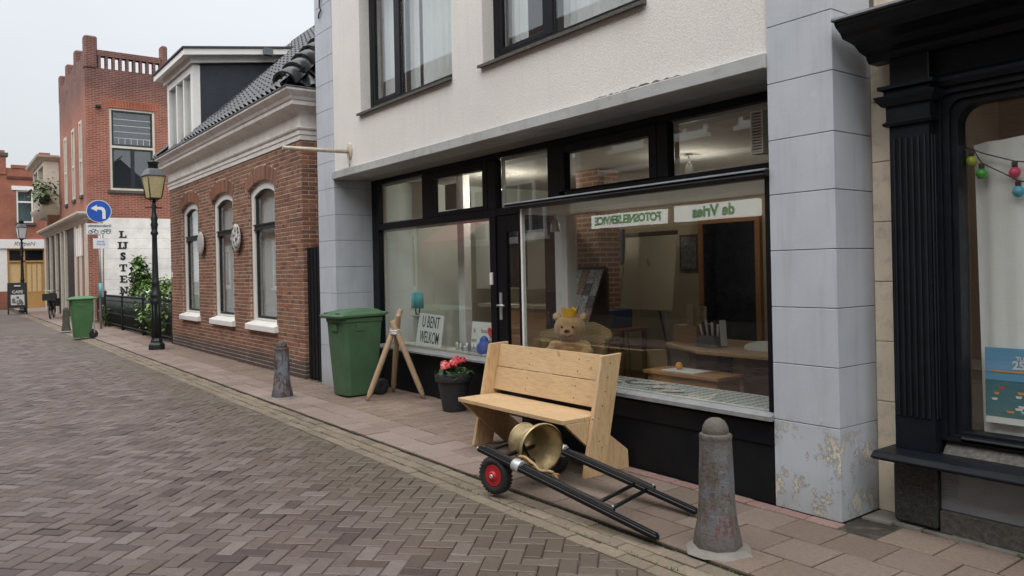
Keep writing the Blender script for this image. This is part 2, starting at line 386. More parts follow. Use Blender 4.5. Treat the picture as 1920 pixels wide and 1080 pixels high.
def pillar_paint():
    m, n, b = newmat('blue grey wall paint'); z = axis(n, 2)
    col = ramp(n, noise(n, 2.5, 5), [(.3, (.42,.455,.505)), (.7, (.49,.525,.575))])
    sp = ramp(n, noise(n, 9, 6, .75), [(.66, (0,0,0)), (.70, (.5,.5,.5))]); col = mixc(n, sp, col, (.58,.59,.60))
    stz = ramp(n, noise(n, 4, 5, .65, None, (4,4,.4)), [(.50, (0,0,0)), (.8, (.45,.45,.45))]); col = mixc(n, stz, col, (.30,.32,.34))
    x = axis(n, 0)
    low = mth(n, 'MULTIPLY', maprange(n, z, .60, .42, 0, 1), maprange(n, x, -6, -5, 0, 1))
    a = noise(n, 8.5, 9, .74, None, (1, 1, .8)); pe = mth(n, 'MULTIPLY', maprange(n, a, .555, .575, 0, 1), low)
    rim = mth(n, 'MULTIPLY', maprange(n, a, .52, .56, 0, 1), low)
    col = mixc(n, mth(n, 'MULTIPLY', rim, .75), col, (.13,.13,.12)); col = mixc(n, pe, col, (.62,.58,.48))
    gr = mth(n, 'MULTIPLY', maprange(n, z, .28, .02, 0, .75), noise(n, 6, 5)); col = mixc(n, gr, col, (.20,.21,.18))
    n.links.new(col, b.inputs['Base Color']); b.inputs['Roughness'].default_value = .62
    bump(n, b, mth(n, 'SUBTRACT', mth(n, 'MULTIPLY', noise(n, 30, 4), .25), mth(n, 'MULTIPLY', pe, .8)), .5, .008); return m
M['pillar'] = pillar_paint()
M['band'] = plain('grey concrete lintel', (.40,.415,.42), .8, .12, 3, .3, 40, dirt=(.25,.23,.15), dirt_amt=.55)
M['soffit'] = plain('grey soffit', (.30,.295,.28), .9, .15, 3, .3, 60, dirt=(.16,.15,.13))
M['black'] = plain('black gloss paint', (.006,.0065,.009), .36, .3, 5, .05, 30, spec=.22)
M['black_dull'] = plain('dull black panel', (.007,.008,.010), .55, .35, 4, .15, 60, spec=.2)
M['blue_black'] = plain('blue black paint', (.0065,.009,.013), .42, .3, 5, .15, 40, spec=.25, dirt=(.018,.021,.025))
M['granite'] = plain('dark granite', (.075,.070,.062), .7, .5, 30, .6, 70, dirt=(.16,.15,.13), dirt_amt=.7)
M['rough_black'] = plain('pitted black stone', (.022,.022,.023), .55, .8, 40, 1.0, 35, dirt=(.11,.10,.085), dirt_amt=.8)
M['lead'] = plain('lead flashing', (.13,.14,.155), .6, .3, 14, .4, 40, metal=.2)
M['sill_grey'] = plain('grey stone sill', (.23,.235,.245), .6, .2, 8, .3, 60, dirt=(.10,.10,.09))
M['white_paint'] = plain('white gloss paint', (.78,.775,.75), .4, .04, 4, .06, 40, dirt=(.55,.54,.50), dirt_amt=.2)
M['cream_paint'] = plain('cream paint', (.62,.575,.49), .55, .08, 4, .15, 50, dirt=(.36,.32,.25), dirt_amt=.4)
M['cornice_paint'] = plain('weathered white paint', (.70,.67,.64), .5, .12, 2.5, .12, 40, dirt=(.40,.34,.30), dirt_amt=.55)
M['cream_wall'] = plain('cream plaster', (.80,.71,.57), .85, .1, 4, .3, 50, dirt=(.34,.29,.22), dirt_amt=.5)
M['grey_panel'] = plain('blue grey render', (.27,.295,.325), .75, .12, 4, .4, 50, dirt=(.16,.165,.165), dirt_amt=.5)
M['glass'] = glassmat('window glass', .085)
M['glass_dark'] = glassmat('upper window glass', .10)
M['tile_black'] = brickmat('glazed black roof tile', [(.045,.048,.054),(.065,.068,.076),(.052,.054,.062),(.085,.089,.098)], .22, 20, bs=.12)
M['slate'] = plain('dark cheek boarding', (.020,.026,.038), .55, .25, 5, .2, 30)
M['roof_felt'] = plain('roofing felt', (.055,.055,.06), .8, .2, 6, .4, 60)
M['pine'] = woodmat('new pine planks', (.57,.40,.225), (.45,.29,.145), (1.2,16,16), .62)
M['pine_v'] = woodmat('new pine planks upright', (.57,.40,.225), (.45,.29,.145), (16,5,1.2), .62)
M['stake'] = woodmat('weathered round stake', (.40,.285,.18), (.26,.17,.105), (14,14,1.2), .8)
M['oak'] = woodmat('orange varnished wood', (.40,.19,.065), (.28,.12,.04), (1.2,14,14), .4)
M['oak_pale'] = woodmat('beech desk', (.42,.26,.13), (.33,.19,.09), (1.2,12,12), .4)
M['green_plastic'] = plain('green bin plastic', (.055,.125,.062), .48, .18, 5, .12, 50, dirt=(.085,.12,.08), dirt_amt=.45)
M['green_plastic2'] = plain('fresh green bin plastic', (.060,.165,.062), .45, .15, 4, .1, 50, dirt=(.09,.15,.08), dirt_amt=.3)
M['rubber'] = plain('rubber', (.018,.018,.019), .8, .3, 20, .4, 90)
M['red_rim'] = plain('red wheel rim', (.45,.022,.030), .4, .12, 10)
M['cart_black'] = plain('black powder coat', (.006,.006,.0065), .36, .3, 12, .08, 50, spec=.3)
M['bronze'] = plain('worn bell bronze', (.50,.395,.215), .45, .25, 9, .2, 30, metal=.65, dirt=(.20,.17,.10), dirt_amt=.7)
M['rope'] = plain('hemp rope', (.40,.27,.12), .95, .25, 40, .8, 140)
M['tape'] = plain('silver tape', (.55,.56,.58), .35, .15, 20, .4, 50, metal=.4)
M['pot'] = plain('dark planter', (.030,.033,.038), .6, .2, 6, .15, 40)
M['soil'] = plain('potting soil', (.03,.022,.016), .95, .4, 30, 1, 80)
def leafmat(name, c, var=.5):
    m, n, b = newmat(name); ri = n.nodes.new('ShaderNodeNewGeometry').outputs['Random Per Island']
    n.links.new(ramp(n, ri, [(0, sc(c, 1-var)), (.6, c), (1, sc(c, 1+var))]), b.inputs['Base Color']); b.inputs['Roughness'].default_value = .5
    b.inputs['Transmission Weight'].default_value = 0; b.inputs['Subsurface Weight'].default_value = 0; return m
M['leaf'] = leafmat('shrub leaf', (.070,.135,.030)); M['leaf_light'] = leafmat('young leaf', (.16,.28,.055)); M['leaf_dark'] = leafmat('geranium leaf', (.035,.085,.020))
M['petal'] = leafmat('pink red petal', (.62,.07,.085), .35); M['petal_white'] = leafmat('white petal', (.72,.72,.66), .1); M['stem'] = plain('stem', (.10,.08,.04), .8)
def bollard_mat(name, base, red, pale, k):
    m, n, b = newmat(name); tcn = n.nodes.new('ShaderNodeTexCoord').outputs['Object']
    col = ramp(n, noise(n, 40, 6, .7), [(.3, sc(base, .55)), (.7, sc(base, 1.35))])
    col = mixc(n, ramp(n, noise(n, 7, 6, .75, tcn, (1,1,.45)), [(.44, (0,0,0)), (.52, (.8,.8,.8))]), col, pale)
    col = mixc(n, ramp(n, noise(n, 9+k, 6, .7, tcn, (1,1,.35)), [(.575, (0,0,0)), (.60, (.9,.9,.9))]), col, red)
    col = mixc(n, ramp(n, noise(n, 70, 4, .7), [(.58, (0,0,0)), (.66, (.7,.7,.7))]), col, sc(base, .4))
    sx = n.nodes.new('ShaderNodeSeparateXYZ'); n.links.new(tcn, sx.inputs[0])
    col = mixc(n, maprange(n, sx.outputs[2], .50, .60, 0, .8), col, sc(base, .95)); col = mixc(n, maprange(n, sx.outputs[2], .2, .02, 0, .7), col, sc(base, .8))
    n.links.new(col, b.inputs['Base Color']); b.inputs['Roughness'].default_value = .8; bump(n, b, noise(n, 45, 5, .7), .8, .01); return m
M['bollard'] = bollard_mat('flaking paint on stone', (.115,.097,.080), (.15,.040,.034), (.150,.158,.18), 0)
M['bollard2'] = bollard_mat('flaking blue paint on stone', (.085,.06,.055), (.16,.04,.035), (.22,.26,.30), 3)
M['cement'] = plain('cement collar', (.20,.19,.17), .95, .2, 12, .8, 60)
M['iron'] = plain('dark green black cast iron', (.012,.020,.020), .42, .3, 8, .15, 40)
M['lamp_glass'] = plain('cream lamp pane', (.52,.455,.26), .25, .15, 4)
M['steel'] = plain('galvanised steel', (.42,.43,.44), .4, .12, 10, metal=.8)
M['pole_white'] = plain('ivory painted pole', (.50,.45,.36), .45, .15, 10, dirt=(.25,.16,.08), dirt_amt=.5)
M['sign_blue'] = plain('blue sign face', (.012,.085,.42), .35, .06, 4)
M['sign_white'] = plain('white sign face', (.72,.74,.76), .4, .05, 4)
M['ink'] = plain('black lettering', (.015,.015,.016), .6)
M['ink_green'] = plain('green lettering', (.03,.16,.07), .6)
M['ink_grey'] = plain('grey lettering', (.16,.16,.17), .6)
M['paper'] = plain('white card', (.78,.78,.76), .8, .04, 4)
M['red_ink'] = plain('red print', (.62,.04,.03), .6); M['orange_ink'] = plain('orange print', (.75,.30,.04), .6)
M['teal'] = plain('turquoise candle', (.07,.42,.46), .6, .1); M['celadon'] = plain('pale green pottery', (.34,.38,.32), .5, .1)
M['blue_cloth'] = plain('blue fabric', (.015,.085,.42), .7, .25, 14, .5, 40)
M['fur'] = plain('teddy plush', (.43,.255,.11), 1.0, .25, 30, 1.0, 160); M['fur_pale'] = plain('pale plush', (.62,.45,.26), 1.0, .2, 30, 1, 160)
for k_ in ('fur', 'fur_pale'): M[k_].node_tree.nodes['Principled BSDF'].inputs['Sheen Weight'].default_value = .6
M['wicker'] = walltex('wicker weave', (.42,.29,.11), (.32,.21,.08), (.10,.065,.025), bw=.03, bh=.012, ms=.003)
M['gold'] = plain('gold paper crown', (.80,.45,.03), .4, .1); M['nose'] = plain('brown nose', (.05,.025,.02), .4)
M['room_wall'] = plain('beige room wall', (.42,.345,.23), .9, .08, 2); M['room_white'] = plain('pale room wall', (.74,.79,.72), .85, .04, 2)
M['room_floor'] = plain('brown floor', (.10,.065,.045), .6, .2, 3); M['room_ceiling'] = plain('ceiling', (.5,.48,.43), .9, .05)
M['dark_wood'] = woodmat('dark wood', (.10,.05,.028), (.05,.025,.015), (1.2,14,14), .5)
M['red_wood'] = woodmat('red brown table', (.20,.065,.035), (.12,.04,.02), (1.2,14,14), .4)
M['navy'] = plain('navy box', (.008,.018,.07), .6); M['screen'] = plain('dark screen', (.012,.015,.02), .12); M['grey_plastic'] = plain('grey plastic', (.16,.165,.17), .5)
M['felt_board'] = plain('board sheet', (.50,.44,.33), .8, .05, 2); M['photo'] = plain('printed pictures', (.16,.15,.14), .5, .8, 40); M['mag'] = plain('magazine covers', (.45,.44,.42), .4, .9, 60)
M['curtain'] = plain('white net curtain', (.76,.77,.78), .9, .05, 3)
M['linen'] = plain('off white linen', (.90,.89,.87), .9, .06, 3, .3, 200)
M['sea'] = plain('teal print', (.03,.16,.19), .6, .1); M['sky_print'] = plain('sky blue print', (.13,.36,.58), .6, .06)
M['bulb_lime'] = plain('lime bulb', (.42,.52,.05), .25); M['bulb_green'] = plain('green bulb', (.03,.42,.05), .25); M['bulb_pink'] = plain('pink bulb', (.72,.06,.16), .25); M['bulb_blue'] = plain('light blue bulb', (.08,.45,.60), .25)
M['awning'] = plain('red awning cloth', (.42,.10,.105), .85, .06, 3); M['roof_brown'] = walltex('brown pantiles', (.075,.040,.030), (.060,.032,.026), (.02,.012,.01), bw=.22, bh=.30, ms=.02)
M['ochre'] = plain('ochre door paint', (.46,.28,.10), .45, .06, 4); M['ochre_pale'] = plain('pale ochre panel', (.62,.45,.22), .5, .06)
M['sign_added_glow'] = emis('sign face with added glow', (.85,.87,.82), .8); M['green_added_glow'] = emis('green lettering with added glow', (.04,.24,.10), .6); M['petal_pink'] = leafmat('pink petal', (.80,.22,.22), .3); M['plate_grey'] = plain('mottled plate', (.42,.40,.38), .5, .45, 22)  # sign face and lettering: glow added to brighten their mirror image in the glass
M['lichen'] = plain('yellow lichen and dirt', (.26,.21,.08), .95, .5, 20); M['stain'] = plain('brown run-off', (.16,.13,.105), .95, .4, 20)
M['pave_brown'] = brickmat('worn brown tile', [(.175,.132,.105),(.215,.168,.138),(.155,.116,.092),(.20,.15,.118)], .88, 40, spots=(.15,.135,.085)); M['screw'] = plain('screw head', (.08,.07,.06), .4, metal=.6)
M['chalk'] = plain('chalk', (.62,.62,.6), .9); M['blackboard'] = plain('blackboard', (.03,.032,.035), .7, .3, 10)
M['ledge'] = plain('white window ledge', (.66,.67,.66), .5, .06, 4); M['slate_mat'] = plain('check mat', (.30,.33,.30), .8, .1)
M['brass'] = plain('brushed aluminium', (.60,.60,.58), .35, .1, 10, metal=.7)
# ------------------------------------------------------------------ the ground
MB().box(-220, 120, -160, 160, -.5, -.10).build('ground', M['ground'], kind='structure')
road = MB().box(-62, 9, -2.3, 3.138, -.099, -.042).build('road', M['road_bed'], kind='structure')
pavement = MB().box(-62, 9, 3.14, 4.90, -.099, -.012).build('pavement', M['road_bed'], kind='structure')
MB().box(-62, 9, -3.6, -2.302, -.098, -.004).build('opposite_pavement', M['pave_brick'], kind='structure')
garden = MB().box(-30, -18.3, 4.905, 9.5, -.098, .01).build('garden_soil', M['soil'], kind='structure')
KERB, GUT, FARX = 3.14, 2.842, -25.0
jr = random.Random(11)
def jit(a): return (jr.random()*2-1)*a
# clinker road, herringbone at 45 degrees
temps = {'full': (*paver(rectpoly(.194, .094), .05, .006, .004), M['road_brick'])}
items = []
S2 = math.sqrt(.5)
for i in range(-190, 190):
    for j in range(-190, 190):
        d = (i - j) % 4
        if d == 0: u, v, th = (i+1)*.1, (j+.5)*.1, R(45)
        elif d == 3: u, v, th = (i+.5)*.1, (j+1)*.1, R(135)
        else: continue
        x, y = (u-v)*S2 - 11.7, (u+v)*S2
        if not (FARX < x < .6 and -1.5 < y < GUT + .1): continue
        sp = seen((x, y, 0))
        if x > -2.2 and (sp is None or sp[1] > 1400): continue
        poly = rectpoly(.194, .094); key = 'full'
        if y + .16 > GUT:
            poly = clip_half(poly, math.sin(th), math.cos(th), GUT - .004 - y)
            if len(poly) < 3: continue
            ar = abs(sum(poly[k-1][0]*poly[k][1]-poly[k][0]*poly[k-1][1] for k in range(len(poly))))/2
            if ar < .002: continue
            if ar < .0181: key = ('c', i, j); temps[key] = (*paver(poly, .05, .005, .004), M['road_brick'])
        camber = -.031 + .005*math.sin(x*1.3+y*.7)*math.sin(y*1.9-x*.4) + .003*math.sin(x*3.1+1)*math.sin(y*2.7)
        Mx = Matrix.Translation((x, y, camber + jit(.0024))) @ Matrix.Rotation(th + jit(.012), 4, 'Z') @ Matrix.Rotation(jit(.020), 4, 'X') @ Matrix.Rotation(jit(.008), 4, 'Y')
        items.append((key, Mx, (1/sp[2]**3 if sp and inframe((x, y, 0), 0) else 0)))
pieces(road, items, temps, 'paving_brick', 'clinker_paving')
# channel of three rows of yellow bricks
temps = {'g': (*paver(rectpoly(.197, .092), .05, .006, .005), M['gutter_brick'])}; items = []
for r in range(3):
    x = -40 + jr.random()*.2
    while x < .2:
        yy = GUT + .05 + r*.0985; Mx = Matrix.Translation((x, yy, -.030 + r*.004 + jit(.004))) @ Matrix.Rotation(jit(.02), 4, 'Z') @ Matrix.Rotation(jit(.03), 4, 'X')
        sp = seen((x, yy, 0)); items.append(('g', Mx, 1/sp[2]**3 if sp and inframe((x, yy, 0), 0) else 0)); x += .203
pieces(road, items, temps, 'gutter_brick', 'channel_paving')
MB().box(-62, FARX, -2.3, GUT, -.046, -.031).build('distant_paving', walltex('distant clinkers', (.15,.125,.115), (.11,.09,.083), (.05,.042,.038), bw=.2, bh=.1, ms=.008), road)
# pavement: two rows of tiles along the kerb, bricks behind; tiles all the way near the bay window
XT = -4.75
temps = {'t': (*paver(rectpoly(.291, .253), .04, .005, .004), M['pave_tile']), 'T': (*paver(rectpoly(.293, .293), .04, .005, .003), M['pave_brown']),
         'D': (*paver(rectpoly(.291, .291), .04, .006, .004), M['pave_tile_dark']), 'h': (*paver(rectpoly(.144, .294), .04, .006, .004), M['pave_tile_dark'])}
items = []
def put(key, x, y, z=0, tilt=.008):
    Mx = Matrix.Translation((x, y, z + jit(.0025))) @ Matrix.Rotation(jit(.008), 4, 'Z') @ Matrix.Rotation(jit(tilt), 4, 'X') @ Matrix.Rotation(jit(tilt), 4, 'Y')
    sp = seen((x, y, 0)); items.append((key, Mx, 1/sp[2]**3 if sp and inframe((x, y, 0), 20) else 0))
for r in range(2):
    x = XT - .15 - .15*r
    while x > -34: put('t', x, KERB + .13 + r*.26); x -= .30
for r in range(4):
    x = XT + .15 - (.15 if r % 2 else 0)
    if r % 2: put('h', XT + .075, KERB + .15 + r*.30); x += .30
    while x < 1.2:
        y = KERB + .15 + r*.30
        if r < 3 or x > -2.3:
            put('D' if x > -2.95 and jr.random() < .45 else 'T', x, y)
        x += .30
pieces(pavement, items, temps, 'tile', 'tile_paving')
temps = {'b': (*paver(rectpoly(.095, .196), .04, .005, .005), M['pave_brick']), 'H': (*paver(rectpoly(.095, .095), .04, .005, .005), M['pave_brick']), 's': (*paver(rectpoly(.2, .092), .04, .005, .004), M['soldier_brick'])}; items = []
k = 0; x = XT - .05
while x > -33:
    y = KERB + .525 + (.0 if k % 2 else .1)
    if k % 2 == 0: put('H', x, y - .05, .001, .02)
    lim = 4.70 if -9.4 < x < -5.55 else 4.14
    while y < lim - .02:
        put('b', x, y + .1, .001, .02); y += .201
    k += 1; x -= .1
x = -5.4
while x < -2.5: put('s', x, 4.098, .004, .02); x += .205
pieces(pavement, items, temps, 'paving_brick', 'brick_paving')
MB().box(-62, -33.2, 3.142, 4.9, -.012, -.001).build('distant_tiles', M['pave_brick'], pavement)
cm = MB()
for q in range(26):
    x0 = -2.44 + q*.16; cm.prism([(x0, 4.60), (x0, 4.36+jit(.03)), (x0+.165, 4.36+jit(.03)), (x0+.165, 4.60)], 'z', -.01, .004+jit(.003))
cm.build('cement_strip', M['cement'], pavement)
# grit and bits of litter that have gathered on the paving
lb = MB()
for q in range(220):
    x = -2.2 - 9*jr.random()**1.6; y = jr.choice([jr.uniform(.6, 4.1), jr.uniform(2.7, 3.3)]); s_ = jr.uniform(.003, .009); z0 = -.028 if y < 3.13 else .002
    lb.add([(-s_, 0, 0), (0, -s_*.8, 0), (s_, 0, 0), (0, s_*.9, 0), (0, 0, s_*.7)], [(0,1,4),(1,2,4),(2,3,4),(3,0,4)], Matrix.Translation((x, y, z0)) @ Matrix.Rotation(jr.random()*6, 4, 'Z'))
lb.build('street_grit', M['cement'], label='pale grit and crumbs scattered over the paving bricks', cat='grit', kind='stuff')
# moss and weeds in the channel
wd = MB()
for q in range(900):
    x = -2.0 - 14*jr.random()**1.5; y = KERB - .01 + jit(.012) if jr.random() < .75 else GUT + .1 + jit(.012); h = jr.uniform(.006, .02); a = jr.random()*6.3
    wd.add([(-.004, 0, 0), (.004, 0, 0), (.003*math.cos(a), .006*math.sin(a), h)], [(0,1,2)], Matrix.Translation((x, y, -.028)) @ Matrix.Rotation(a, 4, 'Z'))
wd.build('channel_moss', M['leaf'], label='thin moss growing in the joint along the kerb', cat='moss', kind='stuff', fixn=False)

# ------------------------------------------------------------------ the white shop
def ring(mb, x0, x1, z0, z1, y0, y1, t, tb=None):
    tb = tb or t
    return mb.box(x0, x0+t, y0, y1, z0, z1).box(x1-t, x1, y0, y1, z0, z1).box(x0+t, x1-t, y0, y1, z0, z0+tb).box(x0+t, x1-t, y0, y1, z1-t, z1)
shop = thing('shop_building', 'white stucco shop with grey block pillars and a black framed shop front', 'building', (-6.4, 4.16, 0))
PL0, PL1, PR0, PR1 = -9.95, -9.42, -2.89, -2.455
W1, W2, WZ0, WZ1 = (-8.62, -6.54), (-6.0, -3.90), 3.43, 5.15
wall = MB(); ZT = 7.2
for a, b in ((PL1, W1[0]), (W1[1], W2[0]), (W2[1], PR0)): wall.box(a, b, 4.17, 4.45, 2.812, ZT)
for a, b in (W1, W2): wall.box(a, b, 4.17, 4.45, 2.812, WZ0); wall.box(a, b, 4.17, 4.45, WZ1, ZT)
wall.build('wall', M['stucco'], shop)
MB().box(PL1, PR0, 4.125, 4.45, 2.712, 2.81).build('lintel_band', M['band'], shop, bevel=.006)
MB().box(PL1, PR0, 4.18, 4.80, 2.716, 2.808).build('soffit', M['soffit'], shop)
sh = MB(); sh.box(PL0, PL0+.2, 4.70, 10, 0, ZT).box(PR1-.2, PR1, 4.70, 10, 0, ZT).box(PL0+.2, PR1-.2, 9.8, 10, 0, ZT)
sh.build('outer_wall', M['cream_wall'], shop)
MB().box(PL0-.05, PR1+.05, 4.14, 10.05, ZT+.002, ZT+.15).build('roof', M['roof_felt'], shop)
zs = [0, .54, .89, 1.235, 1.58, 1.925, 2.26, 2.61, 2.96, 3.305, 3.65, 4.0, 4.35, 4.7, 5.05, 5.4, 5.75, 6.1, 6.45, 6.8, 7.2]
for (x0, x1, yb, ya) in ((PL0, PL1, 4.80, 4.155), (PR0, PR1, 4.57, 4.15)):
    MB().box(x0+.008, x1-.008, ya+.008, yb-.004, 0, ZT).build('pillar_core', M['granite'], shop)
    zz = zs if x0 > -5 else [z for z in zs]
    for k in range(len(zz)-1):
        MB().box(x0, x1, ya, yb, zz[k]+.0022, zz[k+1]-.0022).build('pillar_block', M['pillar'], shop, bevel=.002, label='lowest pillar block with flaking paint' if (k == 0 and x0 > -5) else None)
# upper windows
for (a, b), lab in ((W1, 'left'), (W2, 'right')):
    mid = -7.90 if lab == 'left' else -5.17
    f = ring(MB(), a, b, WZ0+.03, WZ1, 4.30, 4.37, .075); f.box(mid-.045, mid+.045, 4.298, 4.372, WZ0+.105, WZ1-.075)
    wf = f.build('window', M['black'], shop, bevel=.004)
    s_ = ring(MB(), a+.076, mid-.046, WZ0+.106, WZ1-.076, 4.305, 4.35, .05); s_.build('casement', M['black'], wf, bevel=.004)
    MB().box(a+.126, mid-.096, 4.325, 4.333, WZ0+.156, WZ1-.126).build('pane', M['glass_dark'], wf)
    MB().box(mid+.046, b-.076, 4.325, 4.333, WZ0+.106, WZ1-.076).build('pane', M['glass_dark'], wf)
    MB().prism([(4.12, WZ0-.03), (4.30, WZ0+.005), (4.30, WZ0+.029), (4.12, WZ0-.002)], 'x', a-.03, b).build('sill', M['granite'], wf)
    # net curtains with their gap
    def curtain(x0, x1, y):
        cu = MB(); n = int((x1-x0)/.012)+1
        for q in range(n+1):
            xx = x0+(x1-x0)*q/n; yy = y+.022*math.sin(xx*62)+.012*math.sin(xx*23+1)
            cu.v += [(xx, yy, WZ0-.02), (xx, yy, WZ1+.05)]
        for q in range(n): cu.f.append((2*q, 2*q+2, 2*q+3, 2*q+1)); cu.sm.append(True)
        return cu
    spans = ((a+.05, mid-.12), (mid-.08, -7.71), (-7.69, b+.1)) if lab == 'left' else ((a+.02, a+.28), (mid-.02, mid+.14), (mid+.16, b+.1))
    for x0, x1 in spans: curtain(x0, x1, 4.50).build('curtain', M['curtain'], wf, fixn=False)
MB().box(PL1, PR0, 6.6, 6.7, 2.83, ZT).build('upper_room_wall', M['room_wall'], shop); MB().box(PL1, PR0, 4.46, 6.6, 2.815, 2.83).build('upper_floor', M['room_floor'], shop)
# recessed shop front
Y0, Y1 = 4.685, 4.765
fr = MB()
fr.box(PL1, -9.24, Y0, Y1, .0, 2.71)
fr.box(-9.24, PR0, Y0, Y1, 2.652, 2.71)
fr.box(-9.24, -6.56, Y0, Y1, 2.05, 2.135).box(-6.56, -5.44, Y0, Y1, 2.06, 2.137).box(-5.44, PR0, Y0, Y1, 2.09, 2.212)
for a, b in ((-8.075, -7.90), (-6.705, -6.555), (-5.70, -5.535), (-4.305, -4.19)): fr.box(a, b, Y0-.004, Y1, 2.136 if a < -5.6 else 2.213, 2.651)
ring(fr, -7.90, -6.706, 2.136, 2.651, Y0-.01, Y1-.01, .085, .045)
ring(fr, -5.534, -4.306, 2.213, 2.651, Y0-.01, Y1-.01, .085, .012)
fr.box(-6.69, -6.58, Y0, Y1, 0, 2.05)
ff = fr.build('shop_front_frame', M['black'], shop, bevel=.004)
for a, b, z0, z1 in ((-9.24, -8.075, 2.135, 2.652), (-7.815, -6.79, 2.18, 2.566), (-6.555, -5.70, 2.137, 2.652), (-5.45, -4.39, 2.225, 2.566), (-4.19, PR0, 2.212, 2.652)):
    MB().box(a, b, 4.722, 4.73, z0, z1).build('transom_pane', M['glass'], ff)
MB().box(-9.24, -6.69, 4.722, 4.73, .56, 2.05).build('display_pane', M['glass'], ff)
for a, b, z0, z1 in ((-9.24, -8.075, 2.135, 2.652), (-6.555, -5.70, 2.137, 2.652), (-4.19, PR0, 2.212, 2.652), (-9.24, -6.69, .56, 2.05)):   # thin cream beads round the glass
    ring(MB(), a, b, z0, z1, 4.7655, 4.80, .022).build('glazing_bead', M['cream_paint'], ff)
MB().prism([(4.60, .515), (4.685, .53), (4.75, .53), (4.75, .559), (4.685, .559), (4.60, .535)], 'x', -9.24, -6.69).build('window_sill', M['sill_grey'], shop)
MB().box(-9.24, -6.69, 4.70, 4.78, 0, .514).build('plinth_panel', M['black_dull'], shop)
MB().box(-9.235, -6.695, 4.69, 4.70, .40, .505).build('plinth_rail', M['black'], shop)
# door with a tall pane
dr = MB(); ring(dr, -6.578, -5.62, .02, 2.055, 4.70, 4.745, .17, .28)
door = dr.build('door', M['black'], shop, bevel=.004)
MB().box(-6.408, -5.79, 4.718, 4.726, .30, 1.885).build('door_pane', M['glass'], door)
h = MB().box(-6.535, -6.495, 4.688, 4.70, .98, 1.26).tube([(-6.515, 4.69, 1.13), (-6.515, 4.645, 1.13), (-6.40, 4.645, 1.13)], .011, 8); h.build('handle', M['brass'], door)
MB().box(-6.67, -6.625, 4.66, 4.685, 1.34, 1.47).build('bell_push', M['white_paint'], shop, bevel=.006)
MB().box(-5.62, -5.45, 4.69, 4.80, .56, 2.06).build('inner_post', M['white_paint'], shop)
# projecting display window
BX0, BX1, BZ0, BZ1 = -5.50, PR0, .575, 2.035
bay = MB().box(BX0, BX0+.030, 4.165, 4.20, BZ0, BZ1).build('bay_window', M['black'], shop)
MB().box(BX1-.045, BX1, 4.165, 4.21, BZ0, BZ1).build('end_post', M['black'], bay)
MB().box(BX0+.031, BX0+.05, 4.168, 4.205, BZ0, BZ1).build('white_bead', M['white_paint'], bay)
MB().box(BX0+.05, BX1-.045, 4.178, 4.186, BZ0, BZ1).build('front_pane', M['glass'], bay)
MB().box(BX0+.004, BX0+.012, 4.21, 4.69, BZ0, BZ1).build('side_pane', M['glass'], bay)
MB().prism([(4.10, 2.055), (4.165, 2.036), (4.68, 2.036), (4.68, 2.075), (4.12, 2.085)], 'x', BX0-.13, BX1).build('canopy', M['black'], bay)
MB().prism([(4.105, 2.076), (4.118, 2.087), (4.68, 2.077), (4.68, 2.082), (4.116, 2.094), (4.098, 2.080)], 'x', BX0-.135, BX1).build('lead_flashing', M['lead'], bay)
MB().box(BX0+.03, BX1-.02, 4.215, 4.70, 1.985, 2.034).build('bay_ceiling', M['white_paint'], bay)
MB().box(BX0+.02, BX1-.02, 4.20, 4.66, .535, .573).build('window_ledge', M['ledge'], bay)
MB().prism([(4.115, .525), (4.165, .525), (4.20, .530), (4.20, .5725), (4.165, .5725), (4.115, .552)], 'x', BX0-.02, BX1).build('bay_sill', M['sill_grey'], bay)
MB().box(BX0, BX1, 4.168, 4.68, 0, .523).build('bay_plinth', M['black_dull'], bay)
MB().box(BX0, BX1, 4.155, 4.168, .37, .50).build('plinth_rail', M['black'], bay)
gm = MB()                                                  # check mat on the ledge
for a in range(26): gm.box(-4.9+a*.075, -4.9+a*.075+.006, 4.24, 4.62, .574, .577)
for b_ in range(9): gm.box(-4.9, -2.98, 4.245+b_*.045, 4.251+b_*.045, .577, .579)
gm.build('ledge_mat', M['slate_mat'], bay)
# the room behind
MB().box(-9.40, PR1-.2, 4.766, 8.6, -.02, .02).build('room_floor', M['room_floor'], shop)
MB().box(PL1+.002, PR1-.2, 4.802, 8.6, 2.715, 2.75).build('room_ceiling', M['room_ceiling'], shop)
MB().box(-9.75, PR1-.2, 8.0, 8.1, .02, 2.714).build('room_back_wall', M['room_wall'], shop)
MB().box(-9.41, -9.33, 4.80, 8.0, .02, 2.714).build('room_side_wall', M['room_white'], shop)
MB().box(-2.72, -2.64, 4.66, 8.0, .02, 2.714).build('room_side_wall', M['room_wall'], shop)
MB().box(-7.35, -6.95, 6.5, 6.85, .02, 2.714).build('brick_column', M['shop_brick'], shop)
MB().box(-8.35, -8.20, 5.35, 5.45, .56, 2.714).build('white_partition', M['white_paint'], shop)
MB().box(-9.33, -6.75, 4.80, 5.12, .52, .556).build('display_shelf', M['ledge'], shop)
d = MB().box(-6.62, -6.55, 7.94, 8.0, .02, 2.1).box(-5.75, -5.68, 7.94, 8.0, .02, 2.1).box(-6.55, -5.75, 7.94, 8.0, 2.03, 2.1); d.build('inner_door_frame', M['oak'], shop)
MB().box(-6.55, -5.75, 7.96, 7.995, .02, 2.03).build('inner_door', M['screen'], shop)
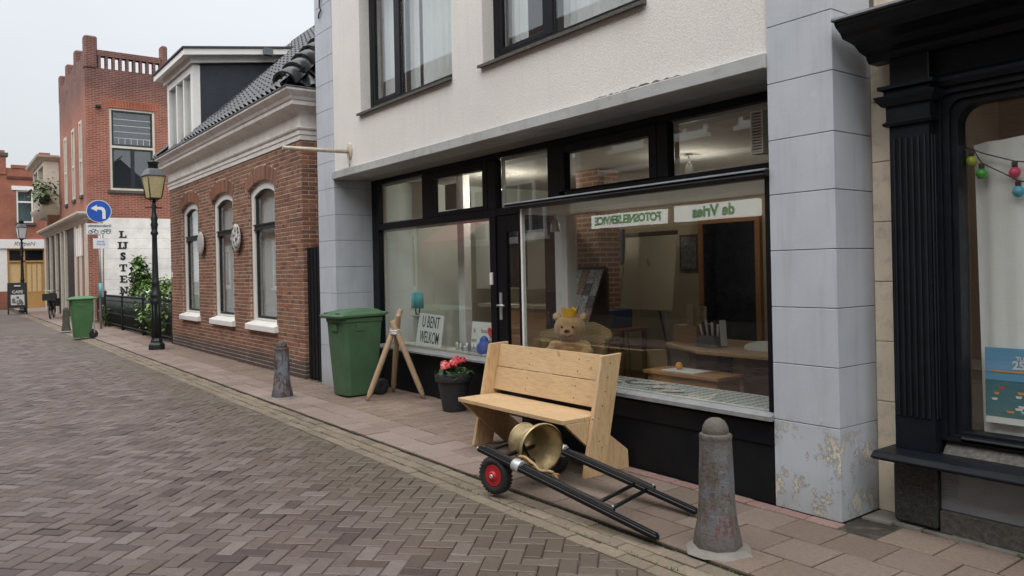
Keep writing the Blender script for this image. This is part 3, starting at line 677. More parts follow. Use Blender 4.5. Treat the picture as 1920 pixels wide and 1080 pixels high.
# flagpole on the wall
fp = thing('flagpole_holder', 'thin ivory pole jutting from the white wall over the pavement', 'pole', (-8.95, 4.15, 3.0))
MB().tube([(-8.95, 4.14, 3.01), (-8.95, 3.31, 3.0)], .024, 12).build('pole', M['pole_white'], fp)
MB().lathe([(.075, 0), (.07, .012), (.03, .02)], 16, Matrix.Translation((-8.95, 4.168, 3.02)) @ Matrix.Rotation(R(90), 4, 'X') @ Matrix.Scale(1.5, 4, (0, 1, 0))).build('wall_plate', M['pole_white'], fp)
MB().tube([(-8.95, 4.14, 2.99), (-8.95, 4.155, 2.90), (-8.95, 4.16, 2.83)], .008, 6).build('bracket_stay', M['pole_white'], fp)

# ------------------------------------------------------------------ dark shop front on the right
rs = thing('dark_shop_building', 'old shop front with black fluted pilaster and wide black cornice', 'building', (-1, 4.4, 0))
RX0, RX1 = PR1 + .002, 2.4
zz = [0, .30, .66, 1.02, 1.38, 1.74, 2.10, 2.46, 2.9]
for k in range(len(zz)-1): MB().box(RX0, -2.26, 4.56, 4.75, zz[k]+.002, zz[k+1]-.002).build('plaster_block', M['cream_wall'], rs, bevel=.003)
MB().box(RX0, RX1, 4.62, 4.9, 2.90, 7).build('upper_wall', M['cream_wall'], rs)
PX0, PX1, PF = -2.26, -2.04, 4.40
MB().box(PX0-.01, PX1+.01, PF-.02, 4.75, .02, .40).build('pilaster_base', M['rough_black'], rs, bevel=.012)
pil = MB().box(PX0, PX1, PF, 4.75, .435, 2.27).build('pilaster', M['blue_black'], rs)
for k in range(6):
    xa = PX0 + .012 + k*.034; MB().box(xa, xa+.020, PF-.012, PF, .62, 2.2).build('flute_rib', M['blue_black'], pil, bevel=.005)
for k in range(7):                                                 # the same ribs on the side that looks at the window
    ya = PF + .01 + k*.034
    if ya < 4.58: MB().box(PX1, PX1+.010, ya, ya+.020, .62, 2.2).build('flute_rib', M['blue_black'], pil, bevel=.004)
cap = MB(); path = [(PX0, 4.75), (PX0, PF), (PX1, PF), (PX1, 4.48)]
cap.sweep(path, [(-.01, 2.27), (.02, 2.27), (.03, 2.285), (.012, 2.30), (.012, 2.38), (.03, 2.385), (.055, 2.42), (.06, 2.44), (.02, 2.445), (.02, 2.47), (.045, 2.48), (.045, 2.50), (-.01, 2.50)])
cap.build('capital', M['blue_black'], rs)
MB().box(PX0, PX1, PF+.01, 4.75, 2.501, 2.66).build('frieze_block', M['blue_black'], rs, bevel=.006)
MB().box(PX1, RX1, 4.47, 4.75, 2.45, 2.66).build('frieze', M['blue_black'], rs)
MB().sweep([(PX1+.001, 4.47), (RX1, 4.47)], [(0, 2.45), (.03, 2.452), (.045, 2.48), (.045, 2.50), (.015, 2.51), (0, 2.53)]).build('frieze_moulding', M['blue_black'], rs)
MB().sweep([(-2.385, 4.42), (RX1, 4.42)], [(-.1, 2.661), (.0, 2.661), (.02, 2.68), (.03, 2.70), (.10, 2.715), (.15, 2.745), (.20, 2.755), (.28, 2.765), (.30, 2.79), (.345, 2.815), (.36, 2.83), (.36, 2.845), (-.1, 2.845)]).build('cornice', M['blue_black'], rs)
MB().sweep([(-2.395, 4.42), (RX1, 4.42)], [(-.1, 2.846), (.37, 2.846), (.38, 2.852), (.375, 2.865), (-.1, 2.885)]).build('cornice_flashing', M['lead'], rs)
# arched-corner window surround
WX0, WX1, WZa, WZb = -1.93, 1.9, .555, 2.34
def round_open(x0, x1, z0, z1, r, n=8):
    p = [(x0, z0), (x1, z0)]
    p += [(x1-r+r*math.cos(a*math.pi/2/n), z1-r+r*math.sin(a*math.pi/2/n)) for a in range(n+1)]
    p += [(x0+r-r*math.sin(a*math.pi/2/n), z1-r+r*math.cos(a*math.pi/2/n)) for a in range(n+1)]
    return p
def framed(mb, outer, inner, y0, y1):                               # solid ring between two outlines with equal point counts
    n = len(outer); k = len(mb.v)
    for P_, y in ((outer, y0), (inner, y0), (outer, y1), (inner, y1)): mb.v += [(p[0], y, p[1]) for p in P_]
    for i in range(n):
        j = (i+1) % n
        for f in ((i, j, n+j, n+i), (2*n+i, 3*n+i, 3*n+j, 2*n+j), (i, 2*n+i, 2*n+j, j), (n+i, n+j, 3*n+j, 3*n+i)): mb.f.append(tuple(k+q for q in f)); mb.sm.append(False)
    return mb
for off, y0, y1 in ((0, 4.46, 4.56), (.035, 4.48, 4.58), (.07, 4.50, 4.60)):
    framed(MB(), round_open(WX0-.11+off-.012*(off == 0), WX1, WZa-.05+off*.5, 2.449-off, max(.02, .02+off*.8)), round_open(WX0-.11+off+.034, WX1, WZa-.05+off*.5+.017, 2.449-off-.034, .02+(off+.034)*.8), y0, y1).build('window_moulding', M['blue_black'], rs, bevel=.004)
MB().box(WX0+.02, WX1, 4.555, 4.562, WZa, WZb).build('window_pane', M['glass'], rs)
MB().box(WX0-.01, WX1, 4.46, 4.50, .50, .535).build('bottom_rail', M['blue_black'], rs, bevel=.008)
MB().prism([(4.20, .405), (4.23, .385), (4.75, .385), (4.75, .433), (4.24, .433)], 'x', PX0-.05, RX1).build('window_sill', M['blue_black'], rs, bevel=.006)
MB().prism([(4.44, .434), (4.60, .434), (4.60, .499), (4.50, .499)], 'x', PX1+.02, RX1).build('sill_slope', M['granite'], rs)
MB().box(PX1+.012, RX1, 4.43, 4.75, .13, .384).build('render_panel', M['grey_panel'], rs)
for k in range(9): MB().box(PX1+.02, PX1+.10, 4.424, 4.43, .20+k*.018, .208+k*.018).build('vent_slat', M['grey_panel'], rs)
MB().box(PX1+.012, RX1, 4.40, 4.75, .0, .128).build('granite_plinth', M['granite'], rs, bevel=.008)
MB().box(RX0+.25, RX1, 5.6, 5.7, 0, 3).build('back_wall', M['room_wall'], rs); MB().box(RX0+.3, RX1, 4.61, 5.6, .0, .43).build('display_floor', M['dark_wood'], rs)
MB().box(RX0+.2, RX0+.3, 4.76, 5.6, 0, 3).build('side_wall', M['room_wall'], rs); MB().box(RX0+.3, RX1, 4.76, 5.6, 2.9, 3.0).build('ceiling', M['room_wall'], rs)
# linen sheet, poster and string of bulbs in that window
ln = MB(); nx, nz_ = 60, 10
for a in range(nx+1):
    for b_ in range(nz_+1):
        x = -1.925 + 2.0*a/nx; t = b_/nz_; top = 2.14 + .13*a/nx + .003*math.sin(a*.9)
        ln.v.append((x + .03*(1-t)*(a < 2), 4.66 + .012*math.sin(a*.55+2*t)*(.3+t) + .006*math.sin(a*1.7), top*(t) + .50*(1-t)))
for a in range(nx):
    for b_ in range(nz_): i = a*(nz_+1)+b_; ln.f.append((i, i+nz_+1, i+nz_+2, i+1)); ln.sm.append(True)
ln.build('linen_sheet', M['linen'], label='off white linen sheet hung behind the dark shop window', cat='curtain', fixn=False)
po = thing('poster', 'light blue festival poster with little boats on the linen sheet', 'poster', (-1.55, 4.62, .82))
MB().box(-1.865, -1.25, 4.612, 4.616, .61, 1.02).build('sheet', M['sky_print'], po)
MB().box(-1.865, -1.25, 4.609, 4.6115, .645, .845).build('sea_print', M['sea'], po); MB().box(-1.865, -1.25, 4.609, 4.6115, .61, .644).build('white_foot', M['paper'], po)
MB().box(-1.84, -1.30, 4.609, 4.6115, .888, .896).build('orange_line', M['orange_ink'], po)
MB().add(*text_mesh('25+26+27 MEI', .062, .002, .002), plane_M((-1.545, 4.6095, .928), FACE_STREET)).build('date_text', M['paper'], po)
MB().add(*text_mesh('TUSSEN ENDE WIJK', .03, .002, .001), plane_M((-1.58, 4.6095, .965), FACE_STREET)).build('title_text', M['paper'], po)
bt = random.Random(3)
for k in range(26):
    x, z = bt.uniform(-1.84, -1.3), bt.uniform(.665, .83); w_ = bt.uniform(.02, .035)
    MB().prism([(x, z), (x+w_*.8, z), (x+w_, z+.012), (x-w_*.2, z+.012)], 'y', 4.6065, 4.6085).build('boat_print', bt.choice([M['paper'], M['red_ink'], M['orange_ink'], M['paper']]), po)
lt = thing('string_lights', 'string of coloured party bulbs behind the dark shop window', 'lights', (-1.7, 4.63, 2.0))
def cord(pts): MB().tube(pts, .0035, 5).build('cord', M['ink'], lt)
cord([(-1.95, 4.63, 2.13), (-1.90, 4.62, 2.10), (-1.862, 4.612, 2.03), (-1.76, 4.612, 1.965), (-1.685, 4.612, 1.915), (-1.6, 4.612, 1.89), (-1.3, 4.612, 1.87)])
cord([(-1.95, 4.63, 2.13), (-1.85, 4.615, 2.08), (-1.70, 4.612, 2.02), (-1.5, 4.612, 1.98), (-1.3, 4.612, 1.97)])
for x, z, mt in ((-1.912, 2.10, 'bulb_lime'), (-1.862, 2.025, 'bulb_green'), (-1.700, 2.015, 'bulb_pink'), (-1.685, 1.912, 'bulb_blue')):
    b_ = MB().lathe([(.004, -.085), (.018, -.08), (.028, -.062), (.029, -.05), (.02, -.033), (.013, -.027)], 14, Matrix.Translation((x, 4.612, z))).build('bulb', M[mt], lt)
    MB().lathe([(.014, -.028), (.015, 0), (.010, .004)], 10, Matrix.Translation((x, 4.612, z))).build('socket', M['ink'], b_)

# dirt and lichen along the lintel, vent grille, wall anchor
gr_ = random.Random(31)
for x0, x1, mt, h0 in ((-9.40, -8.80, 'lichen', .018), (-8.0, -7.3, 'lichen', .008), (-6.7, -5.5, 'lichen', .014), (-4.6, -3.35, 'stain', .028)):
    n = 40; s_ = MB(); top = []
    for q in range(n+1):
        x = x0+(x1-x0)*q/n; e = math.sin(math.pi*q/n)**.6; top.append((x, 2.812+h0*e*gr_.uniform(.35, 1.1)))
    s_.v = [(x, 4.1685, 2.8105) for x, _ in top]+[(x, 4.1685, z) for x, z in top]; s_.f = [(i, i+1, n+2+i, n+1+i) for i in range(n)]; s_.sm = [False]*n
    s_.build('lintel_stain', M[mt], shop, fixn=False)
vg = ring(MB(), -3.345, -3.245, 2.27, 2.57, 4.60, 4.68, .012).build('vent_grille', M['cream_paint'], shop)
for k in range(13): MB().box(-3.333, -3.257, 4.605, 4.675, 2.288+k*.0205, 2.298+k*.0205).build('louvre', M['cream_paint'], vg)
MB().tube([(-9.78, 4.14, 4.90), (-9.74, 4.135, 4.96), (-9.68, 4.135, 4.98), (-9.73, 4.135, 5.03), (-9.72, 4.135, 5.12), (-9.66, 4.14, 5.16)], .010, 6).build('wall_anchor', M['iron'], shop)
# ------------------------------------------------------------------ brown brick house with three arched windows
bh = thing('brick_house', 'low brown brick house with three tall arched windows and white cornice', 'house', (-14.4, 4.17, 0))
HX0, HX1, HY, HZ = -18.27, -10.56, 4.17, 3.42
OP = [(-17.31, -16.02), (-15.06, -13.79), (-12.95, -11.68)]; OZ0, OZS, RISE = .70, 2.88, .13
def arch_z(x, a, b, zs_, rise):            # segmental arch
    c = (a+b)/2; hw = (b-a)/2; rad = (hw*hw+rise*rise)/(2*rise); dx = min(hw, abs(x-c)); return zs_ + math.sqrt(rad*rad-dx*dx) - (rad-rise)
bk = MB(); YB = HY + .004
xs = [HX0] + [q for o in OP for q in o] + [HX1-.004]
for k in range(0, len(xs), 2): bk.box(xs[k], xs[k+1], YB, YB+.30, 0, HZ)
for a, b in OP:
    bk.box(a, b, YB, YB+.30, 0, OZ0)
    for q in range(10):
        xa, xb = a+(b-a)*q/10, a+(b-a)*(q+1)/10; za, zb = arch_z(xa, a, b, OZS, RISE), arch_z(xb, a, b, OZS, RISE)
        bk.add([(xa,YB,za),(xb,YB,zb),(xb,YB,HZ),(xa,YB,HZ),(xa,YB+.3,za),(xb,YB+.3,zb),(xb,YB+.3,HZ),(xa,YB+.3,HZ)], [(0,1,2,3),(4,7,6,5),(0,4,5,1),(3,2,6,7)])
bk.box(HX1-.30, HX1-.004, YB+.30, 8.5, 0, HZ); bk.box(HX0+.012, HX0+.3, YB+.3, 8.5, 0, HZ+3)
wall = bk.build('wall', M['mortar'], bh)
BH, BJ, BL = .0515, .011, .204
def brk(l): return (*paver(rectpoly(l, BH), .035, .004, .003), M['house_brick'])
temps = {}; items = []
hr = random.Random(5)
def lay(xa, xb, z, face='f'):
    l = round(xb-xa, 3)
    if l < .03: return
    key = ('b', l)
    if key not in temps: temps[key] = brk(l)
    xc, zc = (xa+xb)/2, z+BH/2; dj = hr.uniform(-.003, .002)
    if face == 'f': Mx = Matrix.Translation((xc, HY+dj, zc)) @ Matrix.Rotation(R(90), 4, 'X') @ Matrix.Rotation(hr.uniform(-.006, .006), 4, 'Z'); c = (xc, HY, zc)
    else: Mx = Matrix.Translation((HX1-dj, xc, zc)) @ Matrix.Rotation(R(90), 4, 'Z') @ Matrix.Rotation(R(90), 4, 'X'); c = (HX1, xc, zc)
    sp = seen(c); items.append((key, Mx, (l/sp[2]**2*(.8 if face == 'f' else .6) if sp and inframe(c, -5) and not (sp[0] > 598) else 0)))
RING = .225
def blocked(x, z):
    for a, b in OP:
        if a-.001 < x < b+.001 and OZ0-.1 < z < OZS+.01: return True
        if a-.10 < x < b+.10 and z >= OZS-.02:
            c = (a+b)/2; hw = (b-a)/2; rad = (hw*hw+RISE*RISE)/(2*RISE); zc = OZS-(rad-RISE)
            if math.hypot(x-c, z-zc) < rad+RING+.006: return True
    return False
nrow = int(HZ/(BH+BJ))
for r in range(nrow):
    z = r*(BH+BJ)+.006; zm = z+BH/2
    if r % 2 == 0: x, cyc = HX0+.004, [BL]
    else: x, cyc = HX0+.004, [.0965]
    if r % 4 == 2: x0s = [.15]
    else: x0s = []
    k = 0
    while x < HX1-.03:
        l = x0s[0] if (k == 0 and x0s) else cyc[0]; xe = min(x+l, HX1-.002); seg = 12; st = None
        for q in range(seg+1):                         # trim to openings
            xx = x+(xe-x)*q/seg; ok = not blocked(xx, zm)
            if ok and st is None: st = xx
            if (not ok or q == seg) and st is not None:
                en = xx if ok else xx-(xe-x)/seg
                if en-st > .03: lay(st, en, z)
                st = None
        x = xe+BJ; k += 1
    y = HY+.004+(.0 if r % 2 else .1)
    if r % 2 == 0: lay(HY+.003, HY+.099, z, 's'); y = HY+.11
    while y < 5.6: lay(y, y+BL, z, 's'); y += BL+BJ
for a, b in OP:                                         # standing bricks of the arches
    c = (a+b)/2; hw = (b-a)/2+.06; rad = ((b-a)**2/4+RISE*RISE)/(2*RISE); zc = OZS-(rad-RISE); ang = math.asin(min(.99, hw/rad)); n = 23
    for k in range(n):
        t = -ang + 2*ang*(k+.5)/n; rm = rad+RING/2; p = (c+rm*math.sin(t), HY-.001, zc+rm*math.cos(t))
        key = ('a', n); w_ = 2*ang*rad/n-.013
        if key not in temps: temps[key] = (*paver([(-w_/2, -RING/2), (w_/2, -RING/2), (w_/2*1.13, RING/2), (-w_/2*1.13, RING/2)], .035, .004, .003), M['house_brick'])
        Mx = Matrix.Translation(p) @ Matrix.Rotation(R(90), 4, 'X') @ Matrix.Rotation(-t, 4, 'Z'); sp = seen(p); items.append((key, Mx, .12/sp[2]**2))
pieces(wall, items, temps, 'brick', 'brickwork')
# windows
def arch_out(a, b, z0, zs_, rise, n=12):
    return [(a, z0), (b, z0)] + [(b+(a-b)*q/n, arch_z(b+(a-b)*q/n, a, b, zs_, rise)) for q in range(n+1)]
for a, b in OP:
    rv = MB().box(a-.01, a+.0035, HY+.006, 4.2345, OZ0, OZS).box(b-.0035, b+.01, HY+.006, 4.2345, OZ0, OZS)
    for q in range(12):
        xa, xb = a+(b-a)*q/12, a+(b-a)*(q+1)/12; za, zb = arch_z(xa, a, b, OZS, RISE)-.003, arch_z(xb, a, b, OZS, RISE)-.003
        rv.add([(xa,HY+.006,za),(xb,HY+.006,zb),(xb,4.2345,zb),(xa,4.2345,za)], [(0,1,2,3)])
    rv.build('reveal_brickwork', M['reveal_brick'], wall, kind='stuff', fixn=False)
    wf = framed(MB(), arch_out(a+.004, b-.004, OZ0+.055, OZS-.004, RISE), arch_out(a+.125, b-.125, OZ0+.085, OZS-.105, RISE*.80), 4.235, 4.345).build('window', M['white_paint'], bh)
    framed(MB(), arch_out(a+.126, b-.126, OZ0+.086, OZS-.106, RISE*.80), arch_out(a+.150, b-.150, OZ0+.125, OZS-.130, RISE*.76), 4.262, 4.33).build('sash', M['iron'], wf)
    tb = MB().box(a+.128, b-.128, 4.235, 4.335, 2.245, 2.30); tb.box(a+.128, b-.128, 4.215, 4.245, 2.30, 2.322).box(a+.128, b-.128, 4.225, 4.235, 2.225, 2.245); tb.build('transom_bar', M['iron'], wf)
    MB().prism(arch_out(a+.145, b-.145, OZ0+.12, OZS-.125, RISE*.76), 'y', 4.285, 4.292).build('pane', M['glass_dark'], wf)
    cu = MB(); n = 70
    for q in range(n+1):
        xx = a+.02+(b-a-.04)*q/n; yy = 4.385+.016*math.sin(q*1.1); cu.v += [(xx, yy, OZ0), (xx, yy, 2.98)]
    for q in range(n): cu.f.append((2*q, 2*q+2, 2*q+3, 2*q+1)); cu.sm.append(True)
    cu.build('curtain', M['curtain'], wf, fixn=False)
    MB().prism([(4.10, .60), (4.36, .60), (4.36, .755), (4.26, .755), (4.10, .69)], 'x', a-.06, b+.06).build('sill', M['white_paint'], wf, bevel=.006)
MB().box(HX0+.3, HX1-.3, 5.6, 5.7, 0, HZ).build('room_wall', M['room_wall'], bh); MB().box(HX0+.3, HX1-.3, YB+.3, 5.6, -.01, .03).build('room_floor', M['room_floor'], bh)
MB().box(-18.16, -18.10, 4.155, 4.17, 1.48, 1.60).build('house_number', M['white_paint'], bh, bevel=.004)
# cornice with its return at the corner
prof = [(-.12, 3.40), (.02, 3.40), (.02, 3.47), (.035, 3.475), (.035, 3.53), (.055, 3.545), (.065, 3.565), (.02, 3.58), (.02, 3.76), (.03, 3.77), (.06, 3.80), (.13, 3.84), (.20, 3.855), (.20, 3.91), (.22, 3.92), (.24, 3.96), (.29, 4.01), (.31, 4.03), (.31, 4.06), (-.12, 4.06)]
MB().sweep([(HX0, 6.5), (HX0, HY), (HX1, HY), (HX1, 6.5)], prof).build('cornice', M['cornice_paint'], bh)
MB().sweep([(HX0, 6.5), (HX0, HY), (HX1, HY), (HX1, 6.5)], [(-.2, 4.061), (.31, 4.061), (.325, 4.066), (.325, 4.082), (-.2, 4.09)]).build('gutter_edge', M['lead'], bh)
# roof: front slope, hip on the right, pantiles one by one
PITCH = math.atan(.95); EY, EZ = 3.92, 4.10; RY = 7.30; RZ = EZ+.95*(RY-EY); HIPX = HX1+.20
def roof_z(y): return EZ+.95*(y-EY)
rb = MB(); hx = HIPX-(RY-EY)
rb.add([(HX0-.2, EY, EZ), (HIPX, EY, EZ), (hx, RY, RZ), (HX0-.2, RY, RZ), (HIPX, 2*RY-EY, EZ), (HX0-.2, 2*RY-EY, EZ)], [(0,1,2,3), (1,4,2), (4,5,3,2), (0,3,5), (0,5,4,1)])
roof = rb.build('roof', M['roof_felt'], bh)
DX0, DX1, DFY = -18.12, -16.02, 4.17
def tile_geo():
    vs, fs = [], []; n = 9; w_, l = .225, .37
    for j, (yy, lift) in enumerate(((0, .030), (l, .008))):
        for q in range(n):
            t = q/(n-1); xx = -w_/2+w_*t; hz = .030*math.sin((t*1.0)*2*math.pi*.95+.3)*1.0+.012*(t > .8)
            vs.append((xx, yy, hz+lift))
    for q in range(n):
        x_, y_, z_ = vs[q]; vs.append((x_, y_, z_-.018))
    for q in range(n-1): fs.append((q, q+1, n+q+1, n+q)); fs.append((2*n+q, 2*n+q+1, q+1, q))
    return vs, fs
temps = {'t': (*tile_geo(), M['tile_black'])}; items = []
for r in range(15):
    s_ = r*.32-.03; y = EY+s_*math.cos(PITCH); z = EZ+s_*math.sin(PITCH)
    xr = HIPX-(y-EY)-.05; x = HX0-.15
    while x < xr:
        inside = DX0-.05 < x < DX1+.05 and z < 6.15
        if not inside:
            Mx = Matrix.Translation((x, y, z+.035)) @ Matrix.Rotation(PITCH, 4, 'X'); sp = seen((x, y, z)); items.append(('t', Mx, 1/sp[2]**2 if sp and sp[0] < 600 and sp[1] > 0 else 0))
        x += .20
for r in range(9):                                      # the hip end that turns towards the white shop
    s_ = r*.32-.03; xx = HIPX-s_*math.cos(PITCH); z = EZ+s_*math.sin(PITCH); y = EY+(HIPX-xx)+.25
    while y < EY+(HIPX-xx)+1.6: items.append(('t', Matrix.Translation((xx, y, z+.035)) @ Matrix.Rotation(R(90), 4, 'Z') @ Matrix.Rotation(PITCH, 4, 'X'), 1e-9)); y += .20
pieces(roof, items, temps, 'roof_tile', 'tiling')
for q in range(11):                                     # round hip tiles
    t = -.05+q*.36/1.70; p = Vector((HIPX-t, EY+t, EZ+.95*t)); dv = Vector((-1, 1, .95)).normalized()
    sd_ = dv.cross(upv).normalized(); un = sd_.cross(dv)
    Mx = Matrix(((dv.x, sd_.x, un.x, p.x), (dv.y, sd_.y, un.y, p.y), (dv.z, sd_.z, un.z, p.z+.03), (0,0,0,1)))
    tb = MB(); n = 9
    for a, rr, lift in ((0, .175, .03), (.42, .145, 0)):
        for i in range(n+1): an = math.pi*i/n; tb.v.append(tuple(Mx @ Vector((a, rr*math.cos(an), rr*math.sin(an)+lift))))
    for i in range(n): tb.f.append((i, i+1, n+2+i, n+1+i)); tb.sm.append(True)
    k = len(tb.v)
    for i in range(n+1): an = math.pi*i/n; tb.v.append(tuple(Mx @ Vector((0, .145*math.cos(an), .145*math.sin(an)+.03))))
    for i in range(n): tb.f.append((i, k+i, k+i+1, i+1)); tb.sm.append(False)
    tb.build('hip_tile', M['tile_black'], roof, fixn=False)
# dormer
dm = MB().box(DX0, DX0+.16, DFY-.04, DFY+.10, 4.08, 5.70).box(DX1-.16, DX1, DFY-.04, DFY+.10, 4.08, 5.70).box(DX0+.16, DX1-.16, DFY-.04, DFY+.1, 5.55, 5.70).box(DX0+.16, DX1-.16, DFY-.06, DFY+.1, 4.08, 4.22)
for x in (DX0+.72, DX1-.80): dm.box(x, x+.09, DFY-.03, DFY+.09, 4.221, 5.549)
dorm = dm.build('dormer', M['white_paint'], bh)
MB().box(DX0+.16, DX1-.16, DFY+.03, DFY+.038, 4.22, 5.55).build('dormer_pane', M['glass_dark'], dorm)
MB().box(DX0+.2, DX1-.2, DFY+.2, DFY+.21, 4.2, 5.6).build('dormer_blind', M['curtain'], dorm)
MB().prism([(DFY+.101, 4.15), (6.2, 6.2), (6.2, 6.0), (6.2, 5.99), (DFY+.101, 5.74)], 'x', DX1-.06, DX1-.01).build('dormer_cheek', M['slate'], dorm)
MB().prism([(DFY+.101, 4.15), (6.2, 6.2), (6.2, 5.99), (DFY+.101, 5.74)], 'x', DX0+.01, DX0+.06).build('dormer_cheek', M['slate'], dorm)
tilt = .15
def drp(o, z0, z1, yb=6.6): return [(DFY-o, z0), (yb, z0+tilt*(yb-DFY+o)), (yb, z1+tilt*(yb-DFY+o)), (DFY-o, z1)]
MB().prism(drp(.10, 5.70, 5.83), 'x', DX0-.08, DX1+.08).build('dormer_frieze', M['white_paint'], dorm)
MB().prism(drp(.26, 5.80, 5.92), 'x', DX0-.24, DX1+.24).build('dormer_fascia', M['white_paint'], dorm)
MB().prism(drp(.29, 5.921, 5.955), 'x', DX0-.27, DX1+.27).build('dormer_roof', M['roof_felt'], dorm)
MB().box(DX1+.27, DX1+.40, 5.45, 5.62, 6.0, 6.14).build('vent_box', M['lead'], dorm)
# plates on the wall
def disc(name, label, x, z, r, mat, rays):
    t = thing(name, label, 'wall ornament', (x, 4.10, z))
    MB().lathe([(r*.2, .03), (r*.7, .026), (r*.95, .012), (r, 0), (r*.9, -.004)], 28, Matrix.Translation((x, 4.115, z)) @ Matrix.Rotation(R(90), 4, 'X')).build('plate', mat, t)
    if rays:
        for k in range(44):
            a = k*2.399; rr = r*math.sqrt((k+.5)/44)*.92
            MB().sphere((x+rr*math.cos(a), 4.100-.018*(1-rr/r), z+rr*math.sin(a)), .022+.007*(k % 3), 6, 4, sc=(1, .22, 1)).build('mosaic_chip', M['ink'] if k % 2 else M['sign_white'], t)
    MB().tube([(x, 4.12, z), (x, 4.17, z)], .012, 6).build('peg', M['steel'], t)
disc('wall_plate', 'pale round plate on the brick wall between the first two windows', -15.63, 2.13, .225, M['plate_grey'], False)
disc('wall_plate', 'round black and white mosaic plate beside the middle window', -13.42, 2.14, .24, M['plate_grey'], True)
# slatted gate in the gap
gt = thing('slatted_gate', 'narrow black slatted gate between brick house and white shop', 'gate', (-10.25, 4.25, 0))
for k in range(5): MB().box(-10.545+k*.118, -10.545+k*.118+.085, 4.22, 4.25, .02, 1.87).build('slat', M['black_dull'], gt, bevel=.006)
for z in (.3, 1.5): MB().box(-10.55, PL0-.01, 4.251, 4.28, z, z+.08).build('gate_rail', M['black_dull'], gt)

# ------------------------------------------------------------------ red brick corner building with battlements
tw = thing('tower_house', 'tall red brick corner building with brick parapet posts and a white painted side', 'building', (-30, 4.2, 0))
TX, TY, TX2, TYB = -30.04, 4.2, -37.0, 8.6
WY0, WY1, WZ0_, WZ1_ = 4.92, 6.40, 4.57, 7.46
tb = MB(); tb.box(TX-.3, TX, TY, WY0, 3.60, 8.75).box(TX-.3, TX, WY1, TYB, 3.60, 8.75).box(TX-.3, TX, WY0, WY1, 3.60, WZ0_).box(TX-.3, TX, WY0, WY1, WZ1_, 8.75)
FW = [(-31.55, -30.95), (-33.45, -32.8), (-35.6, -34.95)]; xs = [TX-.3] + [q for a, b in FW for q in (b, a)] + [TX2]
for k in range(0, len(xs), 2): tb.box(xs[k+1], xs[k], TY, TY+.3, 3.60, 9.10)
for a, b in FW: tb.box(a, b, TY, TY+.3, 3.60, 4.45).box(a, b, TY, TY+.3, 7.1, 9.10)
tb.box(TX2, TX2+.3, TY+.3, TYB, 3.6, 9.1).box(TX-.3, TX, TY, 4.66, 0, 3.598)
tb.build('wall', M['tower_brick'], tw)
MB().box(TX2+.31, TX-.31, TY+.31, TYB, 8.3, 8.5).build('flat_roof', M['roof_felt'], tw)
MB().box(TX2+.31, TX-.31, TYB-.1, TYB, 0, 8.3).build('back_wall', M['room_wall'], tw)
for x in (-30.24, -32.45, -34.75, -36.85): MB().box(x-.2, x+.205, TY-.012, TY+.4, 8.76, 9.9).build('parapet_post', M['tower_brick'], tw, bevel=.05)
for a, b in ((-32.25, -30.45), (-34.55, -32.65), (-36.65, -34.95)):
    MB().prism([(a, 9.10), (b, 9.10), (b, 9.45), ((a+b)/2, 9.25), (a, 9.45)], 'y', TY+.01, TY+.29).build('parapet_wall', M['tower_brick'], tw)
for y in (6.66, 6.45+2.1): MB().box(TX-.38, TX+.02, y, y+.22, 8.7, 9.9).build('parapet_post', M['tower_brick'], tw, bevel=.05)
MB().box(TX-.28, TX+.005, TY+.40, 6.66, 9.23, 9.43).build('parapet_rail', M['tower_brick'], tw)
MB().box(TX-.28, TX-.001, TY+.40, 6.66, 8.751, 8.80).build('parapet_curb', M['tower_brick'], tw)
for k in range(10): y = TY+.42+k*.2205; MB().box(TX-.24, TX-.01, y, y+.085, 8.80, 9.23).build('parapet_baluster', M['tower_brick'], tw)
fl = MB()
for k in range(17):
    t = (k-8)/8; y = (WY0+WY1)/2+t*.80; fl.prism([(y-.045-t*.03, WZ1_), (y+.04-t*.03, WZ1_), (y+.045+t*.03, WZ1_+.27), (y-.045+t*.03, WZ1_+.27)], 'x', TX, TX+.012+.004*(k % 2))
fl.build('flat_arch', walltex('orange brick', (.38,.105,.055), (.28,.075,.045), (.34,.16,.11), bw=.09, bh=.3), tw)
MB().box(TX, TX+.16, 4.50, 4.66, 7.42, 7.48).build('iron_bracket', M['iron'], tw)
def yframe(mb, y0, y1, z0, z1, x0, x1, t): return mb.box(x0, x1, y0, y0+t, z0, z1).box(x0, x1, y1-t, y1, z0, z1).box(x0, x1, y0+t, y1-t, z0, z0+t).box(x0, x1, y0+t, y1-t, z1-t, z1)
wf = yframe(MB(), WY0, WY1, WZ0_, WZ1_, TX-.12, TX-.03, .075); wf.box(TX-.12, TX-.03, WY0+.075, WY1-.075, 6.06, 6.14); wf = wf.build('window', M['cream_paint'], tw)
s_ = yframe(MB(), WY0+.076, WY1-.076, 6.141, WZ1_-.076, TX-.11, TX-.05, .06); s_ = yframe(s_, WY0+.076, 5.655, WZ0_+.076, 6.059, TX-.11, TX-.05, .06); s_ = yframe(s_, 5.656, WY1-.076, WZ0_+.076, 6.059, TX-.11, TX-.05, .06); s_.build('sash', M['iron'], wf)
MB().box(TX-.085, TX-.08, WY0+.1, WY1-.1, WZ0_+.1, WZ1_-.1).build('pane', M['glass_dark'], wf)
for z in (6.42, 6.64, 6.86, 7.08): MB().box(TX-.079, TX-.07, WY0+.13, WY1-.13, z, z+.012).build('lead_bar', M['sign_white'], wf)
for k in range(6): MB().box(TX-.079, TX-.07, WY0+.30+k*.2, WY0+.31+k*.2, 6.22, 6.42).build('lead_bar', M['sign_white'], wf)
MB().box(TX-.2, TX+.07, WY0-.08, WY1+.08, WZ0_-.10, WZ0_-.001).build('sill', M['granite'], wf)
